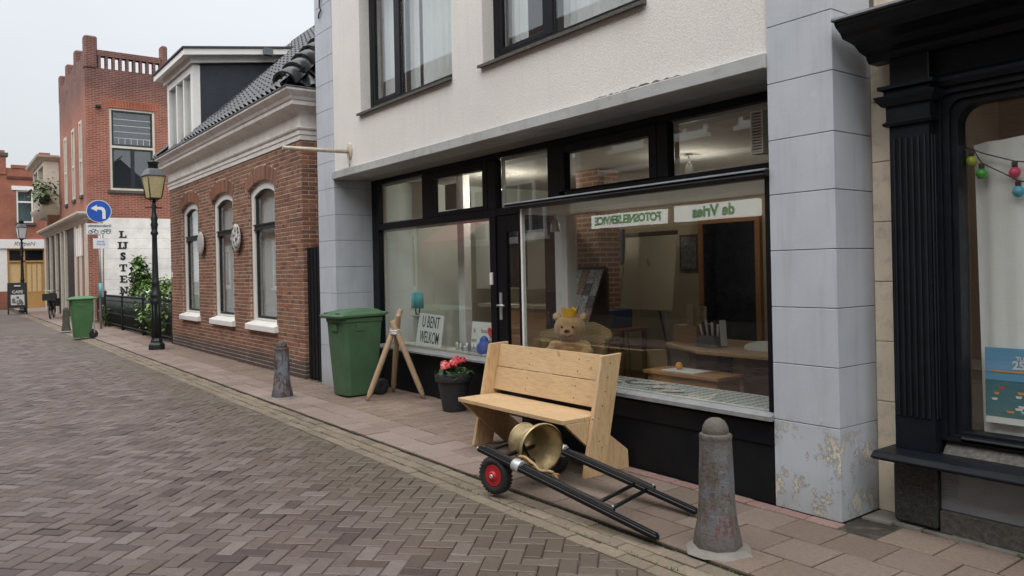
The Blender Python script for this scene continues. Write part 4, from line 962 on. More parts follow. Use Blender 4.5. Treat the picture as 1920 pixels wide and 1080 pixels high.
MB().box(TX-.6, TX-.5, TY+.35, 7.5, 3.6, 8.2).build('room_wall', M['slate'], tw)
for a, b in FW:
    f = MB().box(a, a+.11, TY-.03, TY+.10, 4.45, 7.1).box(b-.11, b, TY-.03, TY+.10, 4.45, 7.1).box(a+.11, b-.11, TY-.03, TY+.1, 5.65, 5.73).box(a+.11, b-.11, TY-.03, TY+.10, 7.0, 7.1).box(a+.11, b-.11, TY-.03, TY+.10, 4.45, 4.55); f = f.build('window', M['cream_paint'], tw)
    MB().box(a+.11, b-.11, TY+.02, TY+.025, 4.55, 7.0).build('pane', M['glass_dark'], f); MB().box(a-.06, b+.06, TY-.07, TY+.1, 4.36, 4.449).build('sill', M['granite'], f)
    MB().box(a, b, TY+.2, TY+.21, 4.5, 7.1).build('blind', M['slate'], f)
wp = MB().box(TX-.3, TX+.004, 4.665, TYB, .0, 3.599).build('painted_wall', M['white_brick'], tw)
def slab(strokes):                                       # heavy slab-serif letter from touching strokes (y, z in letter units)
    mb = MB()
    for q, st in enumerate(strokes): mb.prism([(5.27+y_, zc_+z_) for y_, z_ in st], 'x', TX+.0045+.0004*q, TX+.014+.0004*q)
    return mb
def rc(y0, y1, z0, z1): return [(y0, z0), (y1, z0), (y1, z1), (y0, z1)]
GL = {'L': [rc(-.075, .0, -.125, .125), rc(-.115, .04, .085, .125), rc(-.115, .125, -.125, -.085), rc(.085, .125, -.125, -.03)],
      'IJ': [rc(-.125, -.055, -.125, .125), rc(-.165, -.015, .085, .125), rc(-.165, -.015, -.125, -.085), rc(.055, .125, -.10, .125), rc(.015, .165, .085, .125), rc(.0, .10, -.125, -.085), rc(-.005, .04, -.125, -.05)],
      'T': [rc(-.036, .036, -.125, .125), rc(-.125, .125, .085, .125), rc(-.125, -.09, .03, .125), rc(.09, .125, .03, .125), rc(-.08, .08, -.125, -.088)],
      'E': [rc(-.085, -.01, -.125, .125), rc(-.12, .115, .085, .125), rc(-.12, .125, -.125, -.085), rc(-.05, .06, -.018, .018), rc(.08, .115, .04, .125), rc(.09, .125, -.125, -.035)],
      'N': [rc(-.10, -.055, -.125, .125), rc(.075, .12, -.125, .125), [(-.13, .125), (-.05, .125), (.12, -.125), (.05, -.125)], rc(-.14, -.015, -.125, -.09), rc(.03, .155, .09, .125)]}
for ch, zc_ in zip(['L', 'IJ', 'S', 'T', 'E', 'N'], [3.02, 2.63, 2.235, 1.84, 1.445, 1.05]):
    if ch == 'S': MB().add(*text_mesh('S', .345, .008, .020), plane_M((TX+.010, 5.27, zc_), FACE_RIGHT)).build('letter', M['ink'], wp)
    else: slab(GL[ch]).build('letter', M['ink'], wp)
MB().tube([(TX+.05, 4.60, .1), (TX+.05, 4.60, 3.4)], .03, 8).build('downpipe', M['cream_paint'], tw)
# ground floor shop front of that building
MB().sweep([(-43.2, 4.2), (TX-.1, 4.2), (TX-.1, 4.5)], [(-.05, 3.44), (.05, 3.44), (.08, 3.50), (.12, 3.52), (.16, 3.60), (.30, 3.66), (.34, 3.72), (.34, 3.78), (-.05, 3.80)]).build('shop_cornice', M['cream_paint'], tw)
for a, b, mt in ((-30.64, -30.12, 'cream_paint'), (-31.2, -30.66, 'tower_brick'), (-31.9, -31.25, 'cream_paint'), (-32.3, -31.95, 'tower_brick'), (-33.1, -32.5, 'cream_paint'), (-36.0, -35.7, 'cream_paint'), (-37.2, -36.9, 'cream_paint'), (-39.0, -38.7, 'cream_paint'), (-41.0, -40.7, 'cream_paint'), (-43.1, -42.5, 'cream_paint')):
    MB().box(a, b, 4.15, 4.27, .0, 3.43).build('shop_pier', M[mt], tw)
MB().box(-43.1, -30.2, 4.24, 4.30, .0, 3.43).build('shop_window', M['black'], tw)
for a, b in ((-32.2, -30.7),): 
    for k in range(3): MB().box(a+k*.5, a+k*.5+.22, 4.10, 4.16, 2.3, 3.3).build('valance', M['linen'], tw)
# neighbour with the cream oriel
nb = thing('oriel_house', 'narrow house with cream wooden oriel beside the red corner building', 'building', (-40, 4.2, 0))
MB().box(-43.2, -37.05, 4.2, 8.4, 3.81, 6.6).build('wall', M['far_brick'], nb)
o_ = MB().box(-42.0, -41.75, 3.65, 4.19, 4.62, 6.3).box(-37.75, -37.5, 3.65, 4.19, 4.62, 6.3).box(-40.1, -39.85, 3.65, 3.8, 4.62, 6.3).box(-42.0, -37.5, 3.66, 4.19, 6.301, 6.45); o_.build('oriel_frame', M['cream_paint'], nb)
MB().box(-41.74, -37.76, 3.74, 3.76, 4.62, 6.29).build('oriel_pane', M['glass_dark'], nb); MB().box(-37.62, -37.60, 3.82, 4.19, 4.62, 6.29).build('oriel_blind', M['curtain'], nb); MB().box(-41.7, -37.8, 4.0, 4.02, 4.62, 6.29).build('oriel_blind', M['curtain'], nb)
MB().sweep([(-42.0, 4.2), (-42.0, 3.65), (-37.5, 3.65), (-37.5, 4.2)], [(-.1, 6.451), (.05, 6.451), (.12, 6.52), (.25, 6.58), (.28, 6.66), (-.1, 6.7)]).build('oriel_cornice', M['cream_paint'], nb)
MB().sweep([(-42.0, 4.2), (-42.0, 3.65), (-37.5, 3.65), (-37.5, 4.2)], [(-.2, 4.30), (-.1, 4.2), (.02, 4.35), (.08, 4.45), (.12, 4.55), (.12, 4.61), (-.2, 4.615)]).build('oriel_base', M['cream_paint'], nb)
# flower box on the oriel
fb = thing('window_planter', 'leafy plant in a dark pot on the ledge of the cream oriel', 'plant', (-38.3, 3.5, 4.62))
MB().lathe([(.16, 0), (.22, .38), (.2, .38)], 12, Matrix.Translation((-37.35, 3.62, 4.62))).build('pot', M['pot'], fb)
lf = MB(); q_ = random.Random(8)
def leafcard(mb, p, s_, rnd):
    a, t = rnd.random()*6.283, rnd.uniform(-.9, .9); Mx = Matrix.Translation(p) @ Matrix.Rotation(a, 4, 'Z') @ Matrix.Rotation(t, 4, 'X')
    mb.add([(0, 0, 0), (s_*.33, s_*.45, s_*.06), (0, s_, -s_*.08), (-s_*.33, s_*.45, s_*.06)], [(0, 1, 2), (0, 2, 3)], Mx)
for k in range(260): leafcard(lf, (-37.35+q_.gauss(0, .38), 3.62+q_.gauss(0, .2), 5.1+q_.gauss(0, .28)), q_.uniform(.12, .24), q_)
lf.build('foliage', M['leaf'], fb, fixn=False)

# ------------------------------------------------------------------ red brick shop closing the street
fs_ = thing('far_shop', 'red brick shop with ochre door and white name board at the end of the street', 'building', (-48, 3.5, 0))
FX = -48.0
fb_ = MB(); fb_.box(FX-.3, FX, -1.0, 3.40, 3.62, 7.35).box(FX-.3, FX, 4.16, 5.4, 3.62, 7.35).box(FX-.3, FX, 3.40, 4.16, 3.62, 4.5).box(FX-.3, FX, 3.40, 4.16, 6.2, 7.35).box(FX-6, FX-.3, 5.1, 5.4, 0, 7.35).box(FX-6, FX-.3, -1, -.7, 0, 7.35)
fb_.build('wall', M['far_brick'], fs_)
for a, b in ((2.55, 2.98), (4.42, 5.02)):
    MB().box(FX-.5, FX+.06, a, b, 7.0, 7.95).build('chimney_pier', M['far_brick'], fs_); MB().box(FX-.55, FX+.14, a-.1, b+.1, 7.95, 8.12).build('pier_cap', M['granite'], fs_); MB().box(FX-.5, FX+.1, a+.05, b-.05, 8.12, 8.24).build('pier_top', M['far_brick'], fs_)
MB().box(FX-.2, FX+.04, 3.2, 4.05, 7.351, 7.52).build('parapet_top', M['far_brick'], fs_); MB().box(FX, FX+.05, 3.0, 4.4, 6.78, 6.92).build('brick_band', walltex('dark band', (.16,.05,.035), (.12,.04,.03), (.1,.04,.03)), fs_)
MB().box(FX, FX+.05, 3.2, 4.36, 6.20, 6.42).build('white_lintel', M['white_paint'], fs_)
f = yframe(MB(), 3.41, 4.15, 4.5, 6.2, FX-.12, FX-.03, .07); f.box(FX-.12, FX-.03, 3.48, 4.08, 5.55, 5.63); f = f.build('window', M['white_paint'], fs_)
MB().box(FX-.09, FX-.08, 3.45, 4.1, 4.55, 6.15).build('pane', M['glass_dark'], f); MB().box(FX-.3, FX-.28, 3.4, 4.16, 4.5, 6.2).build('blind', M['sea'], f); MB().box(FX-.1, FX+.1, 3.35, 4.25, 4.36, 4.499).build('sill', M['granite'], f)
nbd = MB().box(FX-.1, FX+.10, -1.0, 4.68, 3.14, 3.615).build('name_board', M['white_paint'], fs_)
MB().add(*text_mesh('KuipeN', .30, .006, .0, shear=.2), plane_M((FX+.106, 3.72, 3.38), FACE_RIGHT)).build('name_lettering', M['ink_grey'], nbd)
MB().box(FX-.3, FX+.02, 2.55, 2.95, .0, 3.139).build('white_pilaster', M['white_paint'], fs_); MB().box(FX-.3, FX+.03, 2.5, 3.0, 0, .9).build('brick_foot', M['far_brick'], fs_); MB().box(FX-.3, FX+.02, 4.68, 5.4, 0, 3.62).build('pilaster', M['cream_paint'], fs_)
MB().box(FX-.3, FX+.01, -1, 2.5, 0, 3.139).build('lower_wall', M['far_brick'], fs_)
d = yframe(MB(), 2.96, 3.66, .0, 3.138, FX-.25, FX-.10, .09); d = yframe(d, 3.661, 4.66, .0, 3.138, FX-.25, FX-.10, .09); d.box(FX-.25, FX-.1, 3.05, 4.57, 2.42, 2.50); d.build('door_frame', M['ochre'], fs_)
MB().box(FX-.2, FX-.19, 3.0, 4.6, 2.5, 3.1).build('fanlight', M['screen'], fs_); MB().box(FX-.2, FX-.19, 3.05, 3.6, .1, 2.42).build('side_pane', M['ochre_pale'], fs_)
dd = MB().box(FX-.22, FX-.17, 3.752, 4.568, .05, 2.418).build('door', M['ochre'], fs_)
for k in range(3): MB().box(FX-.17, FX-.155, 3.84+k*.235, 3.84+k*.235+.16, .85, 2.3).build('door_panel', M['ochre_pale'], dd)
# ------------------------------------------------------------------ bench of scaffold planks
bn = thing('plank_bench', 'new pine plank bench with crossed plank legs in front of the display window', 'bench', (-4.83, 3.85, 0))
SLOPE = .195/.86
for x0 in (-4.140, -5.545):
    MB().prism([(3.655, 0), (3.852, 0), (4.042, .845), (4.045, .865), (3.848, .858)], 'x', x0, x0+.034).build('side_board', M['pine_v'], bn, bevel=.003)
for x0 in (-4.177, -5.508):
    MB().prism([(3.515, .398), (3.775, .398), (4.128, .135), (4.135, 0), (3.965, 0)], 'x', x0, x0+.034).build('cross_board', M['pine_v'], bn, bevel=.003)
for y0, y1 in ((3.500, 3.698), (3.702, 3.895)):
    MB().box(-5.507, -4.144, y0, y1, .399, .431).build('seat_plank', M['pine'], bn, bevel=.003)
def backp(z0, z1):
    f = lambda z: 3.655+SLOPE*z+.105
    return [(f(z0), z0), (f(z0)+.032, z0-.007), (f(z1)+.032, z1-.007), (f(z1), z1)]
for z0, z1 in ((.468, .658), (.662, .852)): MB().prism(backp(z0, z1), 'x', -5.507, -4.144).build('back_plank', M['pine'], bn, bevel=.003)
for x in (-5.1, -4.5):
    MB().prism([(p[0]+.034, p[1]-.008) for p in backp(.48, .83)], 'x', x, x+.09).build('back_batten', M['pine_v'], bn)

for x, ys in ((-4.1055, ((3.93, .80), (3.90, .70), (3.87, .60), (3.84, .50), (3.74, .415), (3.80, .415), (3.80, .25), (3.83, .20))),):
    for y, z in ys: MB().lathe([(.0055, 0), (.0055, .0012)], 8, Matrix.Translation((x, y, z)) @ Matrix.Rotation(R(90), 4, 'Y')).build('screw', M['screw'], bn)
for x in (-5.06, -4.46):
    for z in (.51, .60, .71, .80): MB().lathe([(.0055, -.001), (.0055, .0012)], 8, Matrix.Translation((x, 3.655+SLOPE*z+.1045, z)) @ Matrix.Rotation(R(90), 4, 'X')).build('screw', M['screw'], bn)

# ------------------------------------------------------------------ cart with the bell
ct = thing('hand_cart', 'black tubular hand cart on red rimmed wheels lying in front of the bench', 'cart', (-3.9, 3.25, 0))
LA, LB, RA, RB = Vector((-4.40, 2.96, .275)), Vector((-2.90, 3.10, .032)), Vector((-4.55, 3.46, .275)), Vector((-3.05, 3.60, .032))
nrm = (LB-LA).cross(RA-LA).normalized(); nrm = nrm if nrm.z > 0 else -nrm
acr = (RA-LA).normalized()
for A, B in ((LA, LB), (RA, RB)):
    MB().beam(A, B, .040, .028, nrm).build('rail', M['cart_black'], ct, bevel=.005)
    for s_ in (-.011, .011): MB().beam(A+nrm*.019+acr*s_, A.lerp(B, .995)+nrm*.019+acr*s_, .007, .010, nrm).build('rail_lip', M['cart_black'], ct, bevel=.002)
    sg = .038 if A is LA else .038
    MB().beam(A.lerp(B, .02)+acr*sg+nrm*.012, A.lerp(B, .78)+acr*sg+nrm*.012, .030, .034, nrm).build('inner_rail', M['cart_black'], ct, bevel=.006)
    MB().beam(A.lerp(B, .78)+acr*sg, A.lerp(B, .985)+acr*sg, .022, .004, nrm).build('runner', M['dark_wood'], ct)
    MB().sphere(tuple(A.lerp(B, .77)+acr*sg+nrm*.032), .008, 8, 6).build('bolt', M['steel'], ct)
for t in (.035, .13): MB().beam(LA.lerp(LB, t), RA.lerp(RB, t), .03, .022, nrm).build('cross_bar', M['cart_black'], ct, bevel=.005)
for t in (.69, .755): MB().tube([LA.lerp(LB, t)+nrm*.004, RA.lerp(RB, t)+nrm*.004], .0125, 10).build('cross_tube', M['cart_black'], ct)
for A, d in ((LA, LB), (RA, RB)):
    for k in range(1): MB().tube([A+(A-d).normalized()*.0, A+(A-d).normalized()*.018], .011, 8).build('end_plug', M['brass'], ct)
ax = Vector((-4.26, 3.27, .135)); ad = (acr-Vector((0, 0, acr.z))).normalized(); ax2 = Vector((-4.245, 2.995, .135))
W0, W1_ = Vector((-4.245, 2.985, .124)), Vector((-4.385, 3.60, .124)); wd_ = (W1_-W0).normalized()
MB().tube([W0, W1_], .013, 8).build('axle', M['cart_black'], ct)
for P_, Q in ((LA, W0), (RA, W1_)):
    c = P_.lerp(LB if P_ is LA else RB, .12); MB().beam(c, Vector((Q.x, Q.y, Q.z))+wd_*(.1 if P_ is LA else -.1), .03, .012).build('axle_strut', M['cart_black'], ct)
def wheelM(c, axis_): 
    z = axis_.normalized(); x = z.cross(upv).normalized(); y = z.cross(x); return Matrix(((x.x, y.x, z.x, c.x), (x.y, y.y, z.y, c.y), (x.z, y.z, z.z, c.z), (0,0,0,1)))
for c in (W0, W1_):
    Mw = wheelM(c, wd_) @ Matrix.Scale(.94, 4)
    tyre = MB().lathe([(.078, -.030), (.095, -.040), (.115, -.040), (.126, -.030), (.130, -.012), (.130, .012), (.126, .030), (.115, .040), (.095, .040), (.078, .030)], 36, Mw, close=False).build('tyre', M['rubber'], ct)
    tr = MB()
    for k in range(30):
        for s_ in (-1, 1):
            a = 2*math.pi*(k+.25*s_)/30; tr.box(-.006, .006, .124, .134, .004*s_, .032*s_, Mw @ Matrix.Rotation(a, 4, 'Z') @ Matrix.Rotation(.0, 4, 'Y'))
    tr.build('tread', M['rubber'], tyre)
    MB().lathe([(.079, -.030), (.070, -.034), (.060, -.022), (.034, -.020), (.030, -.046), (.012, -.05), (.012, .05), (.030, .046), (.034, .020), (.060, .022), (.070, .034), (.079, .030)], 28, Mw).build('rim', M['red_rim'], ct)
    MB().lathe([(.014, -.056), (.014, .056)], 10, Mw).build('hub_nut', M['brass'], ct)
for A, B in ((LA, LB), (RA, RB)):
    m_ = A.lerp(B, .25); d_ = (B-A).normalized(); Mw = wheelM(m_+nrm*.006+acr*.018, d_)
    MB().lathe([(.040, -.035), (.044, -.02), (.041, 0), (.045, .02), (.040, .035)], 12, Mw).build('tape_wrap', M['tape'], ct)
bl = thing('bronze_bell', 'worn bronze bell lying on its side across the black hand cart', 'bell', (-4.3, 3.27, .12))
bax = Vector((.985, -.10, -.06)).normalized(); Mb = wheelM(Vector((-4.09, 3.265, .285)), bax)
MB().lathe([(.166, .004), (.172, -.006), (.168, -.022), (.150, -.045), (.134, -.075), (.124, -.12), (.119, -.17), (.117, -.23), (.110, -.262), (.090, -.285), (.05, -.295), (.001, -.296),
            (.001, -.28), (.05, -.278), (.088, -.262), (.102, -.23), (.106, -.17), (.112, -.12), (.124, -.075), (.140, -.045), (.154, -.018), (.158, .002)], 48, Mb, close=False).build('bell_shell', M['bronze'], bl)
for z in (-.245, -.095): MB().lathe([(.118+(.013 if z > -.2 else 0), z-.004), (.123+(.013 if z > -.2 else 0), z), (.118+(.013 if z > -.2 else 0), z+.004)], 40, Mb, close=False).build('bell_ring', M['bronze'], bl)
MB().tube([Mb @ Vector((.0, .0, -.29)), Mb @ Vector((.0, .0, -.335))], .03, 10).build('crown', M['bronze'], bl)
MB().tube([Mb @ Vector((0, 0, -.27)), Mb @ Vector((.05, .05, -.12)), Mb @ Vector((.07, .08, -.02))], .009, 8).sphere(tuple(Mb @ Vector((.073, .085, -.01))), .024, 10, 8).build('clapper', M['cart_black'], bl)
rp = MB(); pts = []
for k in range(60):
    t = k/59; p = Vector((-4.06+.30*t, 3.045+.02*math.sin(t*7)+.03*t, .272-.06*t+.006*math.sin(t*15))); pts.append(p)
for ph in range(3):
    st = []
    for k, p in enumerate(pts): a = k*.9+ph*2.094; st.append(p+Vector((0, math.cos(a), math.sin(a)))*.005)
    rp.tube(st, .0055, 6)
rp.build('rope', M['rope'], label='frayed hemp rope draped over the front rail of the cart', cat='rope')
fr_ = MB(); q_ = random.Random(4)
for k in range(40):
    p = pts[-1]; fr_.tube([p, p+Vector((q_.uniform(.0, .05), q_.uniform(-.02, .02), q_.uniform(-.03, .0)))], .0012, 3)
o_ = fr_.build('frayed_end', M['rope'], bpy.data.objects['rope'])

# ------------------------------------------------------------------ bollards
def bollard(label, loc, mat, rz, sc_=1.0):
    t = thing('stone_bollard', label, 'bollard', loc, rz, 'stone bollards along the kerb')
    b = MB(); n = 8
    def ringp(r, z, sq): return [((r*(1+sq*.12*(k % 2)))*math.cos(R(22.5)+k*math.pi/4), (r*(1+sq*.12*(k % 2)))*math.sin(R(22.5)+k*math.pi/4), z) for k in range(n)]
    lev = [(.148, 0), (.146, .04), (.137, .085), (.124, .14), (.115, .20), (.110, .25), (.106, .36), (.101, .48), (.097, .575), (.100, .592), (.099, .606), (.090, .614)]
    k0 = len(b.v)
    lev = [(r_*.87, z) for r_, z in lev]
    for r_, z in lev: b.v += [(x*sc_, y*sc_, z_*sc_) for x, y, z_ in ringp(r_, z, 0)]
    for j in range(len(lev)-1):
        for i in range(n): i2 = (i+1) % n; b.f.append((j*n+i, j*n+i2, (j+1)*n+i2, (j+1)*n+i)); b.sm.append(False)
    b.f.append(tuple((len(lev)-1)*n+i for i in range(n))); b.sm.append(False)
    b.build('shaft', mat, t, local=True, bevel=.007, seg=2)
    MB().lathe([(.066*sc_, .610*sc_), (.070*sc_, .625*sc_), (.065*sc_, .650*sc_), (.050*sc_, .676*sc_), (.029*sc_, .690*sc_), (.002, .695*sc_)], 24, close=False).build('dome', mat, t, local=True)
    c = MB(); q = random.Random(int(loc[0]*100)); ps = [((.185+q.uniform(-.03, .02))*math.cos(a), (.185+q.uniform(-.03, .02))*math.sin(a)) for a in [k*math.pi/10 for k in range(20)]]
    vs = [(x, y, -.004) for x, y in ps]+[(x*.78, y*.78, .022) for x, y in ps]; c.add(vs, [tuple(range(20, 40))]+[(i, (i+1) % 20, 20+(i+1) % 20, 20+i) for i in range(20)]); c.build('cement_collar', M['cement'], t, local=True)
    return t
bollard('grey stone bollard with flaked red paint at the near end of the cart', (-2.652, 3.29, .0), M['bollard'], R(14))
bollard('weathered bluish stone bollard in front of the brick house', (-9.20, 3.335, .0), M['bollard2'], R(5))
ob = bollard('low grey stone post half hidden behind the far green bin', (-25.2, 2.92, .0), M['stone_grey'], 0)

# ------------------------------------------------------------------ wheelie bins
def bin_(label, loc, mat, rz=0):
    t = thing('wheelie_bin', label, 'bin', loc, rz, 'green wheelie bins')
    def lvl(w_, d0, d1, z, c=.045): # front is -y
        x0, x1 = -w_/2, w_/2; return [(x0+c, d0, z), (x1-c, d0, z), (x1, d0+c, z), (x1, d1-c*.3, z), (x1-c*.3, d1, z), (x0+c*.3, d1, z), (x0, d1-c*.3, z), (x0, d0+c, z)]
    b = MB(); L = [lvl(.40, -.20, .16, .02), lvl(.41, -.205, .19, .10), lvl(.46, -.235, .235, .55), lvl(.485, -.255, .26, .90), lvl(.505, -.265, .27, .905), lvl(.505, -.265, .27, .955), lvl(.49, -.25, .26, .955)]
    for l in L: b.v += l
    for j in range(len(L)-1):
        for i in range(8): i2 = (i+1) % 8; b.f.append((j*8+i, j*8+i2, (j+1)*8+i2, (j+1)*8+i)); b.sm.append(False)
    b.f.append(tuple(range(8))[::-1]); b.sm.append(False); b.build('body', mat, t, local=True, bevel=.006)
    ld = MB(); A = [lvl(.545, -.335, .285, .957), lvl(.555, -.345, .29, .985), lvl(.535, -.325, .285, .999), lvl(.46, -.26, .25, 1.022), lvl(.40, -.15, .22, 1.042)]
    for l in A: ld.v += [(x, y, z+.020*(y+.3)) for x, y, z in l]
    for j in range(len(A)-1):
        for i in range(8): i2 = (i+1) % 8; ld.f.append((j*8+i, j*8+i2, (j+1)*8+i2, (j+1)*8+i)); ld.sm.append(False)
    ld.f.append(tuple(range(8))[::-1]); ld.sm.append(False); ld.f.append(tuple((len(A)-1)*8+i for i in range(8))); ld.sm.append(False)
    lid = ld.build('lid', mat, t, local=True, bevel=.005)
    MB().box(-.20, -.12, -.30, -.22, 1.0, 1.018).build('lid_grip', M['rubber'], lid, local=True, bevel=.004); MB().box(.10, .20, -.30, -.22, 1.0, 1.018).build('lid_grip', M['rubber'], lid, local=True, bevel=.004)
    MB().tube([(-.24, .27, .985), (-.24, .335, 1.0), (.24, .335, 1.0), (.24, .27, .985)], .016, 8).build('handle', mat, t, local=True)
    MB().tube([(-.25, .235, .10), (.25, .235, .10)], .012, 8).build('axle', M['steel'], t, local=True)
    for s_ in (-1, 1):
        Mw = wheelM(Vector((s_*.235, .235, .10)), Vector((s_, 0, 0)))
        MB().lathe([(.062, -.022), (.092, -.024), (.100, -.012), (.100, .012), (.092, .024), (.062, .022)], 24, Mw, close=False).build('tyre', M['rubber'], t, local=True)
        MB().lathe([(.063, -.018), (.05, -.012), (.02, -.022), (.02, .022), (.05, .012), (.063, .018)], 20, Mw).build('wheel_disc', M['rubber'], t, local=True)
    for s_ in (-1, 1):
        MB().box(s_*.243-.006, s_*.243+.006, -.10, .02, .80, .89).build('side_rib', mat, t, local=True, bevel=.004)
    MB().box(-.08, .08, -.272, -.255, .80, .88).build('label_plate', mat, t, local=True)
    return t
bin_('big green wheelie bin beside the wooden tripod and grey pillar', (-8.80, 4.10, 0), M['green_plastic'], R(3))
b2 = bin_('green wheelie bin standing near the traffic sign down the street', (-22.15, 2.92, 0), M['green_plastic2'], R(-4))
MB().box(.255, .27, .24, .265, .12, .96).build('side_tube', M['steel'], b2, local=True)

# ------------------------------------------------------------------ stake tripod
tp = thing('stake_tripod', 'tripod of three round wooden stakes tied with rope by the shop window', 'tripod', (-8.25, 4.36, 0))
J = Vector((-8.22, 4.36, .80)); q_ = random.Random(2)
for fx, fy, over, sd_ in ((-8.235, 3.985, .27, Vector((-.03, -.01, 0))), (-8.63, 4.535, .22, Vector((.0, .03, 0))), (-7.905, 4.56, .13, Vector((.035, 0, 0)))):
    f = Vector((fx, fy, 0)); d = (J+sd_-f); L = d.length; d.normalize(); top = J+sd_+d*over
    MB().tube([f, f+d*.07, f+d*.12, f+d*L*.6, top-d*.02, top], [.010, .028, .033, .034, .033, .026], 10).build('stake', M['stake'], tp)
tie = MB()
for k in range(3): tie.tube([J+Vector((.068*math.cos(a), .055*math.sin(a), -.03+.018*k+.006*math.sin(2*a))) for a in [i*math.pi/10 for i in range(21)]], .010, 6)
tie.build('rope_tie', M['tape'], tp)

# ------------------------------------------------------------------ planter with geraniums
pt = thing('flower_pot', 'dark round planter with pink red geraniums below the shop window', 'planter', (-7.03, 4.42, 0))
Mp = Matrix.Translation((-7.03, 4.42, 0))
MB().lathe([(.118, 0), (.122, .008), (.170, .305), (.174, .315), (.192, .318), (.198, .33), (.204, .405), (.198, .415), (.186, .412), (.182, .36), (.165, .352)], 36, Mp).build('pot', M['pot'], pt)
MB().lathe([(.001, .372), (.180, .368)], 24, Mp, close=False).build('soil', M['soil'], pt)
q_ = random.Random(12); lv = MB(); stm = MB()
for k in range(330):
    a, r_ = q_.random()*6.283, .20*math.sqrt(q_.random()); h_ = .375+.10*q_.random()*(1-.5*r_/.2)
    s_ = q_.uniform(.022, .042); c = (-7.03+r_*math.cos(a), 4.42+r_*math.sin(a), h_); Mx = Matrix.Translation(c) @ Matrix.Rotation(q_.random()*6.28, 4, 'Z') @ Matrix.Rotation(q_.uniform(-.8, .8), 4, 'X')
    n = 7; lv.add([(0, 0, -.004)]+[(s_*.7*math.cos(i*6.283/n)*(1+.15*(i % 2)), s_*.7*math.sin(i*6.283/n)*(1+.15*(i % 2)), 0) for i in range(n)], [(0, 1+i, 1+(i+1) % n) for i in range(n)], Mx)
lv.build('foliage', M['leaf_dark'], pt, fixn=False)
for k, (dx, dy, h_, r_) in enumerate(((-.10, -.05, .485, .048), (-.05, .02, .500, .045), (.0, -.06, .475, .045), (.01, .04, .535, .05), (.06, .0, .525, .05), (.11, .04, .540, .045), (-.03, -.10, .465, .04), (.09, -.05, .50, .04))):
    fl = MB(); c = Vector((-7.03+dx, 4.42+dy, h_))
    for j in range(46):
        u, v = q_.random()*6.283, q_.uniform(-.3, 1); s2 = math.sqrt(1-v*v); d = Vector((s2*math.cos(u), s2*math.sin(u), v)); p = c+d*r_*q_.uniform(.75, 1.05); z = d; x = z.cross(Vector((.3, .5, .81))).normalized(); y = z.cross(x); s_ = .016
        fl.add([p+x*s_, p+y*s_*.9, p-x*s_, p-y*s_*.9, p+z*.004], [(0,1,4),(1,2,4),(2,3,4),(3,0,4)])
    fl.build('flower_head', M['petal_pink'] if k in (0, 1, 6) else M['petal'], pt, fixn=False); stm.tube([(-7.03+dx*.4, 4.42+dy*.4, .37), c], .0035, 5)
stm.build('stems', M['leaf_dark'], pt)

